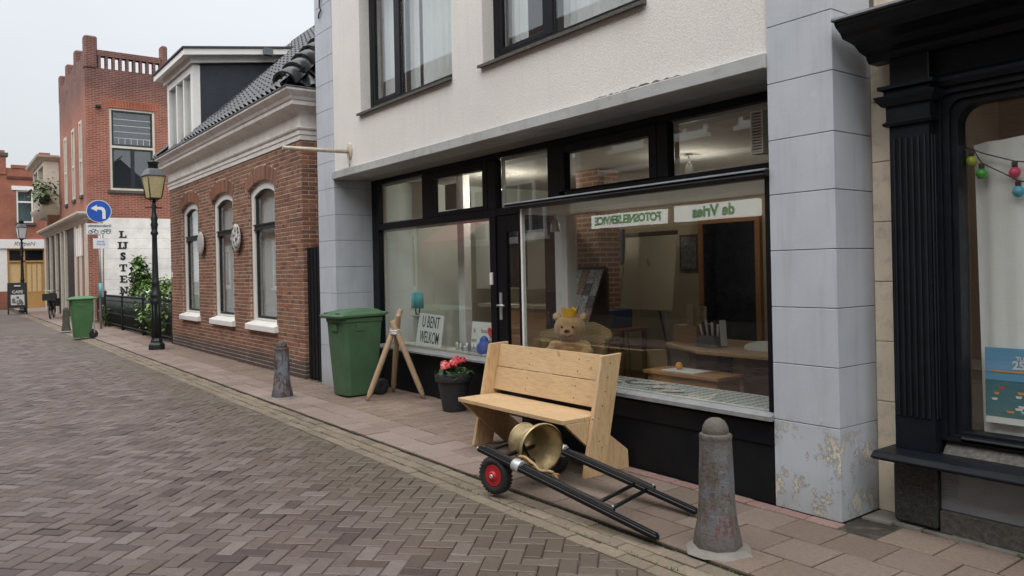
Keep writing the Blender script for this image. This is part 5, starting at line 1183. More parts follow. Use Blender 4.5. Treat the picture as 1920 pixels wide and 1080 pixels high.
# ------------------------------------------------------------------ street lamps
def lamp(label, loc, s_=1.0, mats=('iron', 'lamp_glass')):
    t = thing('street_lamp', label, 'lamp', loc, R(10), 'street lamps with lanterns')
    I = M[mats[0]]; sc_ = lambda pr_: [(r*s_, z*s_) for r, z in pr_]
    MB().lathe(sc_([(.165, 0), (.165, .10), (.15, .12), (.12, .15), (.125, .18), (.105, .22), (.10, .24)]), 8, smooth=False).build('foot', I, t, local=True)
    MB().lathe(sc_([(.095, .24), (.095, .95), (.11, .97), (.12, 1.0), (.11, 1.03), (.10, 1.08), (.115, 1.10), (.115, 1.13), (.085, 1.18), (.075, 1.28), (.072, 1.34), (.085, 1.36), (.07, 1.40), (.062, 1.5), (.052, 2.05), (.048, 2.35), (.07, 2.38), (.075, 2.41), (.055, 2.45), (.062, 2.52), (.075, 2.58), (.055, 2.64), (.07, 2.70), (.05, 2.76), (.035, 2.88), (.05, 2.95), (.03, 3.02), (.028, 3.10)]), 16).build('column', I, t, local=True)
    for k in range(8):
        a = k*math.pi/4; MB().tube([(.094*s_*math.cos(a), .094*s_*math.sin(a), .26*s_), (.094*s_*math.cos(a), .094*s_*math.sin(a), .93*s_)], .012*s_, 6).build('flute', I, t, local=True)
    MB().tube([(0, -.17*s_, 2.93*s_), (0, .17*s_, 2.93*s_)], .014*s_, 6).build('ladder_rest', I, t, local=True)
    lant = MB(); z0, z1, r0, r1 = 3.13*s_, 3.57*s_, .155*s_, .235*s_
    for k in range(4): a = R(45)+k*math.pi/2; lant.tube([(r0*math.cos(a)*1.05, r0*math.sin(a)*1.05, z0), (r1*math.cos(a)*1.05, r1*math.sin(a)*1.05, z1)], .012*s_, 5)
    lant.lathe([(.02, z0-.05*s_), (r0*1.1, z0-.02*s_), (r0*1.1, z0)], 4, Matrix.Rotation(R(45), 4, 'Z'), smooth=False)
    for k in range(4): a = R(45)+k*math.pi/2; lant.tube([(0.02, 0, 3.02*s_), (r0*.9*math.cos(a), r0*.9*math.sin(a), z0)], .009*s_, 5)
    lt_ = lant.build('lantern_frame', I, t, local=True)
    for k in range(4):
        a, b = R(45)+k*math.pi/2, R(45)+(k+1)*math.pi/2; pv = [(r0*math.cos(a), r0*math.sin(a), z0), (r0*math.cos(b), r0*math.sin(b), z0), (r1*math.cos(b), r1*math.sin(b), z1), (r1*math.cos(a), r1*math.sin(a), z1)]
        n_ = Vector((math.cos((a+b)/2), math.sin((a+b)/2), 0))*-.006; MB().add(pv+[tuple(Vector(p)+n_) for p in pv], [(0,1,2,3), (7,6,5,4), (0,4,5,1), (2,6,7,3)]).build('lantern_pane', M[mats[1]], lt_, local=True)
    MB().lathe([(.262*s_, 3.571*s_), (.265*s_, 3.59*s_), (.19*s_, 3.70*s_), (.13*s_, 3.735*s_)], 4, Matrix.Rotation(R(45), 4, 'Z'), smooth=False).build('lantern_roof', M['lead'], t, local=True, bevel=.006)
    MB().lathe(sc_([(.09, 3.735), (.10, 3.85), (.115, 3.86), (.11, 3.875), (.03, 3.895), (.025, 3.92), (.03, 3.935), (.004, 3.96)]), 12).build('chimney_cap', I, t, local=True)
    return t
lamp('dark street lamp with cream lantern at the corner of the brick house', (-17.22, 3.62, 0))
lamp('distant dark lamp post standing behind the sandwich board', (-41.6, 3.12, 0), 1.08, ('iron', 'sign_white'))
ln_ = bpy.data.objects

# ------------------------------------------------------------------ traffic sign
sg = thing('traffic_sign', 'round blue turn left sign with two plates on a grey pole', 'sign', (-25.6, 3.87, 0))
SX, SY = -25.6, 3.87
MB().tube([(SX-.03, SY, 0), (SX-.03, SY, 3.78)], .035, 12).build('pole', M['steel'], sg)
nrm_ = Vector((-SX, -SY, 0)).normalized(); sgr = Vector((-nrm_.y, nrm_.x, 0)); sgr = Vector((.12, 1, 0)).normalized()
Ms = plane_M((SX+.02, SY, 3.47), sgr) @ Matrix.Scale(.86, 4)
MB().lathe([(.385, -.012), (.385, .004)], 40, Ms).build('white_rim', M['sign_white'], sg)
bd = MB().lathe([(.365, .004), (.365, .008)], 40, Ms).build('blue_disc', M['sign_blue'], sg)
arrow = [(.10, -.26), (.20, -.26), (.20, .02), (.165, .10), (.10, .15), (-.06, .155), (-.06, .22), (-.25, .10), (-.06, -.01), (-.06, .055), (.06, .05), (.10, .0)]
MB().prism(arrow, 'z', .0085, .011, Ms).build('arrow', M['sign_white'], sg)
pl = MB().box(-.345, .345, -.16, .16, -.006, .004, plane_M((SX+.02, SY, 2.95), sgr)).build('exception_plate', M['sign_white'], sg)
MB().add(*text_mesh('uitgezonderd', .112, .003, .002), plane_M((SX+.026, SY, 3.04), sgr)).build('plate_text', M['ink'], pl)
ic = MB()
def ringp_(mb, cx_, cy_, r_, t_, Mx):
    n = 16; k = len(mb.v)
    for rr in (r_, r_-t_):
        for i in range(n): mb.v.append(tuple(Mx @ Vector((cx_+rr*math.cos(i*6.283/n), cy_+rr*math.sin(i*6.283/n), .006))))
    for i in range(n): mb.f.append((k+i, k+(i+1) % n, k+n+(i+1) % n, k+n+i)); mb.sm.append(False)
Mi = plane_M((SX+.02, SY, 2.88), sgr) @ Matrix.Diagonal((.86, .86, 1, 1))
for cx0 in (-.27, -.09, .10, .27): ringp_(ic, cx0, -.03, .065, .018, Mi)
for a, b in (((-.27, -.03), (-.20, .06)), ((-.20, .06), (-.10, .06)), ((-.17, -.03), (-.10, .06)), ((-.27, -.03), (-.17, -.03)), ((.10, -.03), (.16, .07)), ((.16, .07), (.27, .0)), ((.12, .0), (.25, -.02)), ((.20, .06), (.34, .06)), ((.34, .06), (.34, -.04))):
    d = Vector((b[0]-a[0], b[1]-a[1])); n_ = Vector((-d.y, d.x)).normalized()*.009; ic.add([(a[0]+n_.x, a[1]+n_.y, .006), (b[0]+n_.x, b[1]+n_.y, .006), (b[0]-n_.x, b[1]-n_.y, .006), (a[0]-n_.x, a[1]-n_.y, .006)], [(0,1,2,3)], Mi)
ic.build('bicycle_symbols', M['ink'], pl, fixn=False)
p2_ = MB().box(-.20, .20, -.15, .15, -.006, .004, plane_M((SX+.02, SY+.03, 2.52), sgr)).build('notice_plate', M['sign_white'], sg)
for k, (t_, z_) in enumerate((('zone', 2.58), ('ma-za', 2.50))): MB().add(*text_mesh(t_, .10, .003), plane_M((SX+.026, SY+.03, z_), sgr)).build('plate_text', M['sign_blue'], p2_)
MB().tube([(SX-.03, SY, .9), (SX-.03, SY, 1.35)], .039, 12).build('sticker_band', M['teal'], sg)

# ------------------------------------------------------------------ iron fence and shrub
fn = thing('iron_fence', 'black cast iron garden fence in front of the white painted wall', 'fence', (-23, 4.25, 0))
for x in (-27.2, -24.4, -21.6, -18.5):
    MB().lathe([(.05, 0), (.045, .9), (.06, .92), (.03, 1.0), (.045, 1.05), (.005, 1.13)], 8, Matrix.Translation((x, 4.25, 0))).build('post', M['iron'], fn)
for z in (.10, .42, .80): MB().box(-27.2, -18.5, 4.24, 4.26, z, z+.03).build('rail', M['iron'], fn)
x = -27.08
while x < -18.5:
    MB().tube([(x, 4.25, .05), (x, 4.25, .93)], .010, 6).sphere((x, 4.25, .95), .020, 6, 5, sc=(1, 1, 1.8)).build('bar', M['iron'], fn); x += .115
x = -27.02
while x < -18.6:
    MB().tube([(x, 4.25, .43), (x+.03, 4.25, .6), (x, 4.25, .8)], .008, 5).build('scroll', M['iron'], fn); x += .23
dg = thing('low_black_gate', 'low dark board gate at the left end of the iron fence', 'gate', (-28.2, 4.28, 0))
for k in range(8): MB().box(-29.0+k*.2, -29.0+k*.2+.19, 4.26, 4.29, .12, .88).build('board', M['black_dull'], dg)
MB().box(-29.0, -27.4, 4.291, 4.32, .7, .76).build('gate_rail', M['black_dull'], dg)
MB().prism([(4.18, 0), (4.4, 0), (4.4, .2), (4.2, .17)], 'x', -27.6, -26.9).build('stone_block', M['granite'], label='rough stone block at the foot of the low gate', cat='stone')
def shrub(label, base, blobs, n, mats, seed, flowers=0, ls=(.07, .15)):
    rnd = random.Random(seed); t = thing('shrub', label, 'shrub', base); st = MB(); lm = {m: MB() for m in mats}
    for k, (c, r_) in enumerate(blobs):
        c = Vector(c); b0 = Vector(base)+Vector((rnd.uniform(-.1, .1), rnd.uniform(-.1, .1), 0)); st.tube([b0, b0.lerp(c, .5)+Vector((rnd.uniform(-.1, .1), rnd.uniform(-.1, .1), .05)), c], [.025, .016, .006], 5)
        for j in range(7):
            e = c+Vector((rnd.gauss(0, 1), rnd.gauss(0, 1), rnd.gauss(0, 1))).normalized()*r_*.9; st.tube([c, e], [.008, .003], 4)
    tot = sum(r_**2 for _, r_ in blobs)
    for c, r_ in blobs:
        for j in range(int(n*r_**2/tot)):
            d = Vector((rnd.gauss(0, 1), rnd.gauss(0, 1), rnd.gauss(0, 1))).normalized(); rr = r_*rnd.random()**.45*(1+.25*math.sin(7*d.x+3*d.z)*math.cos(5*d.y)); p = Vector(c)+d*rr
            if p.z < .04: continue
            m_ = mats[0] if (rnd.random() < .5 or len(mats) == 1) else mats[1]
            if len(mats) > 1 and (p.z > 1.25): m_ = mats[1] if rnd.random() < .8 else mats[0]
            leafcard(lm[m_], p, rnd.uniform(*ls), rnd)
    st.build('stems', M['stem'], t)
    for m_, mb in lm.items(): mb.build('foliage', M[m_], t, fixn=False)
    for k in range(flowers):
        c, r_ = rnd.choice(blobs[:max(1, len(blobs)-3)]); d = Vector((rnd.uniform(.1, 1), -rnd.random(), rnd.uniform(-.4, .8))).normalized(); p = Vector(c)+d*r_*1.02; fm = MB()
        for j in range(14): leafcard(fm, p+Vector((rnd.gauss(0, .03), rnd.gauss(0, .03), rnd.gauss(0, .03))), .06, rnd)
        fm.build('blossom', M['petal_white'], t, fixn=False)
    return t
shrub('leafy green shrub with white blossoms behind the iron fence by the lamp', (-22.2, 4.9, 0), [((-22.0, 4.6, .55), .5), ((-20.6, 4.5, .55), .5), ((-19.3, 4.45, .6), .45), ((-21.2, 4.8, 1.0), .5), ((-19.8, 4.75, 1.05), .5), ((-22.9, 4.75, .75), .45), ((-19.0, 4.7, 1.15), .4), ((-24.4, 4.8, .6), .5), ((-25.3, 4.7, .4), .4), ((-23.6, 4.9, 1.0), .45)], 7600, ['leaf', 'leaf_light'], 21, 16)
shrub('tall pale green young shrub rising against the white painted wall', (-26.4, 5.3, 0), [((-26.2, 5.15, 1.0), .42), ((-26.4, 5.15, 1.5), .36), ((-26.5, 5.10, 1.92), .24), ((-25.9, 5.0, .7), .45), ((-25.6, 5.2, 1.1), .3)], 2000, ['leaf_light', 'leaf'], 22, 0, (.10, .2))
shrub('small weedy tuft at the foot of the traffic sign', (-26.6, 4.15, 0), [((-26.6, 4.12, .25), .22), ((-26.5, 4.1, .5), .15)], 160, ['leaf'], 23, 0, (.06, .13))

# ------------------------------------------------------------------ bicycle
bc = thing('bicycle', 'dark bicycle with black crate parked by the cream shop front', 'bicycle', (-34.2, 3.5, 0), R(-12))
def loc_wheel(x):
    Mw = wheelM(Vector((x, 0, .34)), Vector((0, 1, 0))); w_ = MB()
    n, m_ = 32, 8
    for i in range(n):
        for j in range(m_): a, b = 6.283*i/n, 6.283*j/m_; rr = .32+.02*math.cos(b); w_.v.append(tuple(Mw @ Vector((rr*math.cos(a), rr*math.sin(a), .02*math.sin(b)))))
    for i in range(n):
        for j in range(m_): w_.f.append((i*m_+j, ((i+1) % n)*m_+j, ((i+1) % n)*m_+(j+1) % m_, i*m_+(j+1) % m_)); w_.sm.append(True)
    wo_ = w_.build('wheel', M['rubber'], bc, local=True); sp = MB()
    for k in range(14): a = 6.283*k/14; sp.tube([Mw @ Vector((0, 0, .02*(-1)**k)), Mw @ Vector((.3*math.cos(a), .3*math.sin(a), 0))], .003, 4)
    sp.build('spokes', M['steel'], wo_, local=True)
loc_wheel(.55); loc_wheel(-.52)
f_ = MB()
for a, b in (((.55, 0, .34), (.42, 0, .95)), ((.43, 0, .85), (-.02, 0, .30)), ((-.02, 0, .30), (-.18, 0, .92)), ((-.02, 0, .30), (-.52, 0, .34)), ((-.52, 0, .34), (-.15, 0, .78)), ((.42, 0, .70), (-.1, 0, .55))): f_.tube([a, b], .018, 8)
f_.build('frame', M['ink'], bc, local=True)
MB().tube([(.28, -.30, 1.06), (.40, -.15, 1.08), (.42, 0, 1.06), (.40, .15, 1.08), (.28, .30, 1.06)], .013, 8).tube([(.42, 0, .93), (.42, 0, 1.06)], .014, 8).build('handlebar', M['steel'], bc, local=True)
MB().box(-.30, -.05, -.09, .09, .92, .97).build('saddle', M['rubber'], bc, local=True, bevel=.02, seg=2)
cb_ = MB().box(.45, .80, -.22, .22, .70, .72).box(.45, .47, -.22, .22, .72, .95).box(.78, .80, -.22, .22, .72, .95).box(.47, .78, -.22, -.20, .72, .95).box(.47, .78, .20, .22, .72, .95); cb_.build('crate', M['ink'], bc, local=True)
MB().box(-.75, -.40, -.20, -.06, .45, .75).box(-.75, -.40, .06, .20, .45, .75).build('pannier', M['ink'], bc, local=True, bevel=.02)
MB().sphere((.50, 0, .88), .05, 10, 8).build('headlamp', M['sign_white'], bc, local=True); MB().tube([(-.05, .12, .02), (-.02, .05, .30)], .01, 6).build('kickstand', M['steel'], bc, local=True)
# ------------------------------------------------------------------ sandwich board
sb = thing('sandwich_board', 'black sandwich board with a grey picture on the far pavement', 'sign board', (-40, 2.8, 0))
for s_ in (-1, 1):
    Mx = Matrix.Translation((-40+.22*s_, 2.8, .0)) @ Matrix.Rotation(R(9*-s_), 4, 'Y')
    MB().box(-.02, .02, -.36, .36, .28, 1.38, Mx).build('panel', M['ink'], sb)
    for y in (-.35, .32): MB().box(-.018, .018, y, y+.03, 0, .279, Mx).build('leg', M['ink'], sb)
    if s_ == 1:
        MB().box(.021, .026, -.30, .30, .34, 1.10, Mx).build('poster', M['blackboard'], sb); pm = MB().box(.027, .030, -.25, .25, .40, .85, Mx).build('picture', M['chalk'], sb)
        rr = random.Random(9); pk = MB()
        for k in range(16): pk.sphere((.031, rr.uniform(-.2, .2), rr.uniform(.45, .75)), rr.uniform(.03, .07), 8, 6, Mx, (.06, 1, 1.2))
        pk.build('figures', M['ink_grey'], pm); MB().add(*text_mesh('CAFE', .17, .004, .006), Mx @ plane_M((.029, .0, .97), FACE_RIGHT)).build('title', M['chalk'], sb)
        MB().box(.021, .025, -.12, .12, 1.22, 1.27, Mx).build('logo_bar', M['sign_white'], sb)
# ------------------------------------------------------------------ things in the shop windows
# teddy bear in a wicker seat
BXc, BYc, BZc = -5.06, 4.42, .575
def soft(mb, name, mat, parent, vox):
    o = mb.build(name, mat, parent); m_ = o.modifiers.new('blend', 'REMESH'); m_.mode = 'VOXEL'; m_.voxel_size = vox; m_.use_smooth_shade = True
    s_ = o.modifiers.new('smooth', 'SMOOTH'); s_.factor = .5; s_.iterations = 4; return o
wk = thing('wicker_seat', 'small round wicker seat behind the bay glass, under the teddy bear', 'basket', (BXc, BYc+.06, BZc))
b_ = MB(); n = 26; outer = []
for k in range(n+1):
    a = R(-20)+R(220)*k/n; ht = .43-.10*abs(2*k/n-1); rr = .26+.17*max(0, abs(2*k/n-1)-.25)
    outer.append((BXc+rr*1.18*math.cos(a), BYc+.02+.20*math.sin(a), ht))
for x, y, h_ in outer: b_.v += [(BXc+(x-BXc)*.7, BYc+(y-BYc)*.75, BZc+.004), (x, y, BZc+h_)]
for k in range(n): b_.f.append((2*k, 2*k+2, 2*k+3, 2*k+1)); b_.sm.append(True)
bo = b_.build('back', M['wicker'], wk, fixn=False); sm = bo.modifiers.new('thick', 'SOLIDIFY'); sm.thickness = .02
MB().tube([(x, y, BZc+h_) for x, y, h_ in outer], .017, 8).build('rim', M['wicker'], wk)
MB().lathe([(.20, .002), (.21, .06), (.19, .08), (.001, .08)], 24, Matrix.Translation((BXc, BYc, BZc))).build('seat', M['wicker'], wk)
tb_ = thing('teddy_bear', 'light brown teddy bear with a gold crown looking over the bench', 'teddy bear', (BXc, BYc, BZc+.08))
Mt = Matrix.Translation((BXc-.02, BYc-.03, BZc+.02)) @ Matrix.Rotation(R(38), 4, 'Z')       # faces the viewer in the street (local front = -y)
bb = MB(); bb.sphere((0, .02, .20), .115, 18, 12, Mt, (1.05, .9, 1.1)).sphere((0, -.005, .385), .125, 20, 14, Mt, (1.12, .98, .92)).sphere((0, -.11, .355), .055, 14, 10, Mt, (1.15, .8, .85))
for s_ in (-1, 1):
    bb.sphere((s_*.115, .01, .485), .042, 12, 8, Mt, (1, .55, 1)); bb.sphere((s_*.125, -.03, .235), .050, 12, 8, Mt, (1.25, 1, 1)); bb.sphere((s_*.165, -.08, .19), .046, 12, 8, Mt, (1.1, 1.1, 1))
    bb.sphere((s_*.085, -.10, .125), .062, 12, 8, Mt, (1, 1.4, 1)); bb.sphere((s_*.095, -.185, .13), .055, 12, 8, Mt, (1, .7, 1.15))
soft(bb, 'body', M['fur'], tb_, .011)
for s_ in (-1, 1):
    MB().sphere((s_*.048, -.118, .405), .011, 10, 8, Mt).build('eye', M['nose'], tb_); MB().sphere((s_*.095, -.222, .13), .035, 12, 8, Mt, (1, .25, 1.1)).build('paw_pad', M['fur_pale'], tb_)
    MB().sphere((s_*.115, -.008, .485), .028, 10, 8, Mt, (1, .5, 1)).build('inner_ear', M['fur_pale'], tb_)
MB().sphere((0, -.150, .372), .020, 12, 8, Mt, (1.2, .7, .8)).build('nose', M['nose'], tb_); MB().tube([Mt @ Vector((-.035, -.142, .332)), Mt @ Vector((0, -.155, .325)), Mt @ Vector((.035, -.142, .332))], .005, 6).build('mouth', M['nose'], tb_)
cr_ = MB(); n = 20
for k in range(n+1):
    a = 6.283*k/n; hh = .085 if k % 4 == 0 else (.052 if k % 2 == 0 else .066); cr_.v += [tuple(Mt @ Vector((.062*math.cos(a), .062*math.sin(a)-.01, .485))), tuple(Mt @ Vector((.072*math.cos(a), .072*math.sin(a)-.01, .485+hh)))]
for k in range(n): cr_.f.append((2*k, 2*k+2, 2*k+3, 2*k+1)); cr_.sm.append(False)
co = cr_.build('paper_crown', M['gold'], tb_, fixn=False); co.modifiers.new('thick', 'SOLIDIFY').thickness = .004
# ledge papers
pr_ = random.Random(41)
for k in range(9):
    Mf = Matrix.Translation((-4.78+k*.115, 4.32+pr_.random()*.2, .5795+k*.0006)) @ Matrix.Rotation(pr_.uniform(-.8, .8), 4, 'Z')
    MB().box(-.075, .075, -.05, .05, 0, .0005, Mf).build('photo_print', pr_.choice([M['photo'], M['mag'], M['mag2']]), label='small photo print lying loose on the bay window ledge', cat='photo', group='photo prints on the ledge')
fz = thing('meter_cabinet', 'pale meter cabinet doors on the wall left of the brick column', 'cabinet', (-7.8, 7.9, 1.2))
for k, (x0, x1, z0, z1) in enumerate(((-8.75, -8.45, 1.55, 2.05), (-8.40, -8.0, 1.55, 2.05), (-8.75, -8.45, .9, 1.5), (-8.40, -8.0, .9, 1.5))):
    d_ = MB().box(x0, x1, 7.93, 7.998, z0, z1).build('door', M['grey_plastic'] if k < 2 else M['room_wall'], fz, bevel=.006); MB().sphere(((x0+x1)/2, 7.925, z1-.08), .018, 8, 6).build('knob', M['ink'], d_)
wn = thing('wall_notice', 'small pale notice pinned to the back wall beside the flip chart', 'notice', (-7.75, 7.98, 1.4)); MB().box(-7.85, -7.70, 7.985, 7.995, 1.35, 1.55).build('sheet', M['paper'], wn)
hkp = thing('coat_stand', 'dark hooked coat stand at the right edge of the bay window', 'coat stand', (-4.05, 6.6, .02))
MB().tube([(-4.05, 6.6, .03), (-4.05, 6.6, 1.62), (-4.02, 6.58, 1.70), (-3.94, 6.55, 1.72), (-3.90, 6.54, 1.66)], .014, 8).build('pole', M['dark_wood'], hkp); MB().lathe([(.18, 0), (.17, .02), (.02, .04)], 16, Matrix.Translation((-4.05, 6.6, .02))).build('foot', M['dark_wood'], hkp)
# left window
vs_ = thing('candle_vase', 'pale green pedestal vase with two turquoise candle shades in the left window', 'candle holder', (-8.62, 4.90, .556))
MB().lathe([(.07, 0), (.065, .015), (.03, .035), (.032, .06), (.05, .20), (.06, .33), (.055, .36), (.075, .375), (.07, .39)], 20, Matrix.Translation((-8.62, 4.90, .556))).build('vase', M['celadon'], vs_)
for s_ in (-1, 1):
    MB().tube([(-8.62, 4.90, .945), (-8.62+s_*.045, 4.90, .96), (-8.62+s_*.05, 4.90, 1.03)], .008, 6).build('arm', M['iron'], vs_); MB().lathe([(.055, 0), (.045, .20), (.04, .20)], 16, Matrix.Translation((-8.62+s_*.055, 4.90, 1.03))).build('shade', M['teal'], vs_)
wc = thing('welcome_card', 'white card with handwritten U BENT WELKOM leaning behind the left pane', 'card', (-8.27, 4.86, .556))
Mc = Matrix.Translation((-8.27, 4.84, .558)) @ Matrix.Rotation(R(-8), 4, 'X') @ Matrix.Rotation(R(2), 4, 'Y')
MB().box(-.31, .29, -.003, .003, 0, .41, Mc).build('card', M['paper'], wc)
MB().add(*text_mesh('U BENT', .205, .002, .0004), Mc @ plane_M((-.0, -.0045, .305), FACE_STREET) @ Matrix.Scale(.60, 4, (1, 0, 0))).build('line_of_text', M['ink'], wc); MB().add(*text_mesh('WELKOM', .205, .002, .0004), Mc @ plane_M((.0, -.0045, .115), FACE_STREET) @ Matrix.Scale(.52, 4, (1, 0, 0))).build('line_of_text', M['ink'], wc)
hc = thing('heart_card', 'small white sign with a red heart beside the door', 'card', (-7.08, 4.86, .556))
Mc = Matrix.Translation((-7.14, 4.88, .556)) @ Matrix.Rotation(R(-6), 4, 'X')
MB().box(-.25, .25, -.003, .003, 0, .36, Mc).build('card', M['paper'], hc)
hp = [(.075*16*math.sin(t)**3/16, .075*(13*math.cos(t)-5*math.cos(2*t)-2*math.cos(3*t)-math.cos(4*t))/16) for t in [k*6.283/24 for k in range(24)]]
MB().prism([(x+.14, z+.25) for x, z in hp[::-1]], 'y', -.006, -.0035, Mc).build('heart', M['red_ink'], hc)
for t_, x, z in (('ik', -.19, .26), ('hou', .0, .26), ('van', -.19, .15), ('Noorden', .06, .15)): MB().add(*text_mesh(t_, .075, .002), Mc @ plane_M((x, -.0045, z), FACE_STREET)).build('word', M['ink_grey'], hc)
bg_ = MB(); bg_.sphere((-7.02, 4.82, .63), .10, 16, 10, None, (1.15, .7, 1.0)).sphere((-7.02, 4.82, .72), .060, 12, 8, None, (1, .7, 1))
soft(bg_, 'cloth_bag', M['blue_cloth'], None, .012); tag(bpy.data.objects['cloth_bag'], 'rounded blue cloth bag on the shelf beside the heart sign', 'bag')
gc = thing('glass_letters', 'cluster of small glass ornaments on the shelf in the left window', 'ornaments', (-7.4, 4.86, .556)); rr = random.Random(17)
for k in range(16): MB().lathe([(.022, 0), (.028, .03), (.012, .06), (.02, .09)], 10, Matrix.Translation((-7.62+k*.028, 4.85+rr.uniform(-.03, .03), .557)) @ Matrix.Scale(rr.uniform(.7, 1.3), 4, (0, 0, 1))).build('ornament', M['tape'], gc)
# room furniture
cbt = thing('wall_cabinet', 'white kitchen wall cabinet with dark glass door in the left part of the shop', 'cabinet', (-8.3, 5.9, 1.2))
MB().box(-8.75, -7.6, 5.9, 6.25, 1.25, 2.2).build('carcass', M['white_paint'], cbt); MB().box(-8.35, -7.62, 5.88, 5.898, 1.27, 2.18).build('glass_door', M['screen'], cbt)
ctr = thing('wooden_counter', 'orange wood counter with pale top behind the left window', 'counter', (-7.6, 6.2, 0))
MB().box(-8.0, -7.1, 5.8, 6.4, .02, 1.02).build('body', M['oak'], ctr); MB().box(-8.5, -7.05, 5.75, 6.45, 1.021, 1.06).build('top', M['felt_board'], ctr)
for k in range(3): MB().box(-7.97, -7.13, 5.785, 5.80, .1+k*.3, .37+k*.3).build('drawer_front', M['oak'], ctr, bevel=.006)
mr = thing('magazine_rack', 'rack of small printed magazines beside the white inner post', 'rack', (-5.8, 5.2, .02))
for k in range(5):
    z = .86+k*.12; MB().prism([(5.02+k*.05, z), (5.03+k*.05, z), (5.11+k*.05, z+.17), (5.10+k*.05, z+.17)], 'x', -5.98, -5.58).build('shelf', M['dark_wood'], mr)
    for j in range(4): 
        Mx = Matrix.Translation((-5.97+j*.098, 5.015+k*.05, z)) @ Matrix.Rotation(R(-25), 4, 'X'); MB().box(0, .09, -.006, 0, .005, .15, Mx).build('magazine', rr.choice([M['mag'], M['mag2'], M['photo'], M['mag3'], M['mag']]), mr)
MB().box(-5.98, -5.58, 5.30, 5.34, .02, 1.5).build('stand', M['dark_wood'], mr)
fc = thing('flip_chart', 'tall flip chart board on legs at the back of the shop', 'flip chart', (-7.2, 7.2, 0))
Mx = Matrix.Translation((-6.9, 7.25, .95)) @ Matrix.Rotation(R(-7), 4, 'X'); MB().box(-.45, .42, 0, .02, 0, .95, Mx).build('board', M['felt_board'], fc); MB().box(-.45, .42, -.015, .03, .955, 1.0, Mx).build('clamp', M['dark_wood'], fc)
for x in (-7.25, -6.58): MB().tube([(x, 7.3, .02), (x, 7.26, .96)], .014, 6).build('leg', M['grey_plastic'], fc)
MB().tube([(-6.9, 7.75, .02), (-6.9, 7.3, 1.6)], .014, 6).build('leg', M['grey_plastic'], fc)
pf = thing('wall_picture', 'framed dark picture on the beige back wall', 'picture', (-6.80, 7.98, 1.65)); MB().box(-6.95, -6.64, 7.965, 7.998, 1.43, 1.91).build('frame', M['dark_wood'], pf); MB().box(-6.92, -6.67, 7.958, 7.964, 1.46, 1.88).build('print', M['photo'], pf)
tbl = thing('red_table', 'narrow red brown table at the back of the shop', 'table', (-6.75, 6.2, 0)); MB().box(-7.35, -6.1, 6.0, 6.45, .78, .81).build('top', M['red_wood'], tbl)
for x in (-7.3, -6.15):
    for y in (6.03, 6.38): MB().box(x, x+.04, y, y+.04, .02, .78).build('leg', M['dark_wood'], tbl)
nv = MB().box(-6.72, -6.30, 6.1, 6.4, .812, 1.02).build('storage_box', M['navy'], label='navy storage box on the red brown table', cat='box', bevel=.01)
dk = thing('desk', 'light wood desk with shelf box seen through the bay window', 'desk', (-4.2, 5.3, 0))
MB().prism([(-4.95, 5.45), (-4.30, 5.12), (-3.0, 5.12), (-3.0, 6.1), (-4.95, 6.1)], 'z', .755, .785).build('top', M['oak_pale'], dk, bevel=.004)
MB().box(-4.90, -4.62, 5.50, 5.85, .786, .95).build('shelf_box', M['oak_pale'], dk); MB().box(-4.15, -4.05, 5.4, 5.9, .02, .754).build('leg', M['oak_pale'], dk); MB().box(-3.15, -3.05, 5.4, 5.9, .02, .754).build('leg', M['oak_pale'], dk); MB().box(-4.8, -4.72, 5.6, 5.9, .02, .754).build('leg', M['oak_pale'], dk)
cab = thing('low_cabinet', 'low orange wood cabinet behind the bay window ledge', 'cabinet', (-4.2, 4.95, 0)); MB().box(-4.58, -3.86, 4.82, 5.10, .02, .60).build('carcass', M['oak'], cab); MB().box(-4.61, -3.83, 4.79, 5.115, .601, .63).build('top', M['oak'], cab, bevel=.004)
MB().box(-4.45, -4.1, 4.84, 5.06, .631, .637).build('paper_sheet', M['paper'], label='sheet of white paper on the low orange cabinet', cat='paper')
MB().sphere((-4.36, 4.96, .665), .032, 12, 8).build('orange_ball', M['orange_ink'], label='small orange ball on the paper on the low cabinet', cat='ball')
ph = thing('desk_organiser', 'grey desk organiser with pens and phone on the desk edge', 'organiser', (-4.45, 5.45, .786)); MB().prism([(-4.55, .786), (-4.30, .786), (-4.34, .88), (-4.50, .88)], 'y', 5.38, 5.52).build('base', M['grey_plastic'], ph)
for k in range(7): MB().tube([(-4.50+k*.025, 5.45, .85), (-4.53+k*.033, 5.44, .98+.02*(k % 3))], .010, 6).build('pen', M['ink'] if k % 2 else M['sign_white'], ph)
MB().beam((-4.27, 5.44, .80), (-4.30, 5.46, 1.02), .05, .02).build('handset', M['sign_white'], ph)
cpp = thing('leaflet_holder', 'white paper leaflets standing on the desk shelf box', 'leaflets', (-4.75, 5.65, .95))
for k in range(3): MB().box(-4.82+k*.05, -4.80+k*.05+.06, 5.60+k*.03, 5.61+k*.03, .951, 1.14-.01*k).build('leaflet', M['felt_board'], cpp)
dg_ = MB().sphere((-3.85, 5.5, .80), .17, 20, 12, None, (1.5, .7, .38)).sphere((-3.6, 5.55, .80), .1, 14, 8, None, (1.6, .8, .35)); soft(dg_, 'folded_cloth', M['linen'], None, .015); tag(bpy.data.objects['folded_cloth'], 'heap of off white cloth on the desk', 'cloth')
mn = thing('monitor', 'dark computer monitor standing at the back of the desk', 'monitor', (-3.75, 5.95, .786)); MB().box(-4.10, -3.45, 5.93, 5.97, .88, 1.22).build('panel', M['screen'], mn); MB().box(-3.80, -3.74, 5.95, 5.99, .786, .95).build('neck', M['ink'], mn); MB().box(-3.9, -3.64, 5.88, 6.05, .786, .80).build('foot', M['ink'], mn)
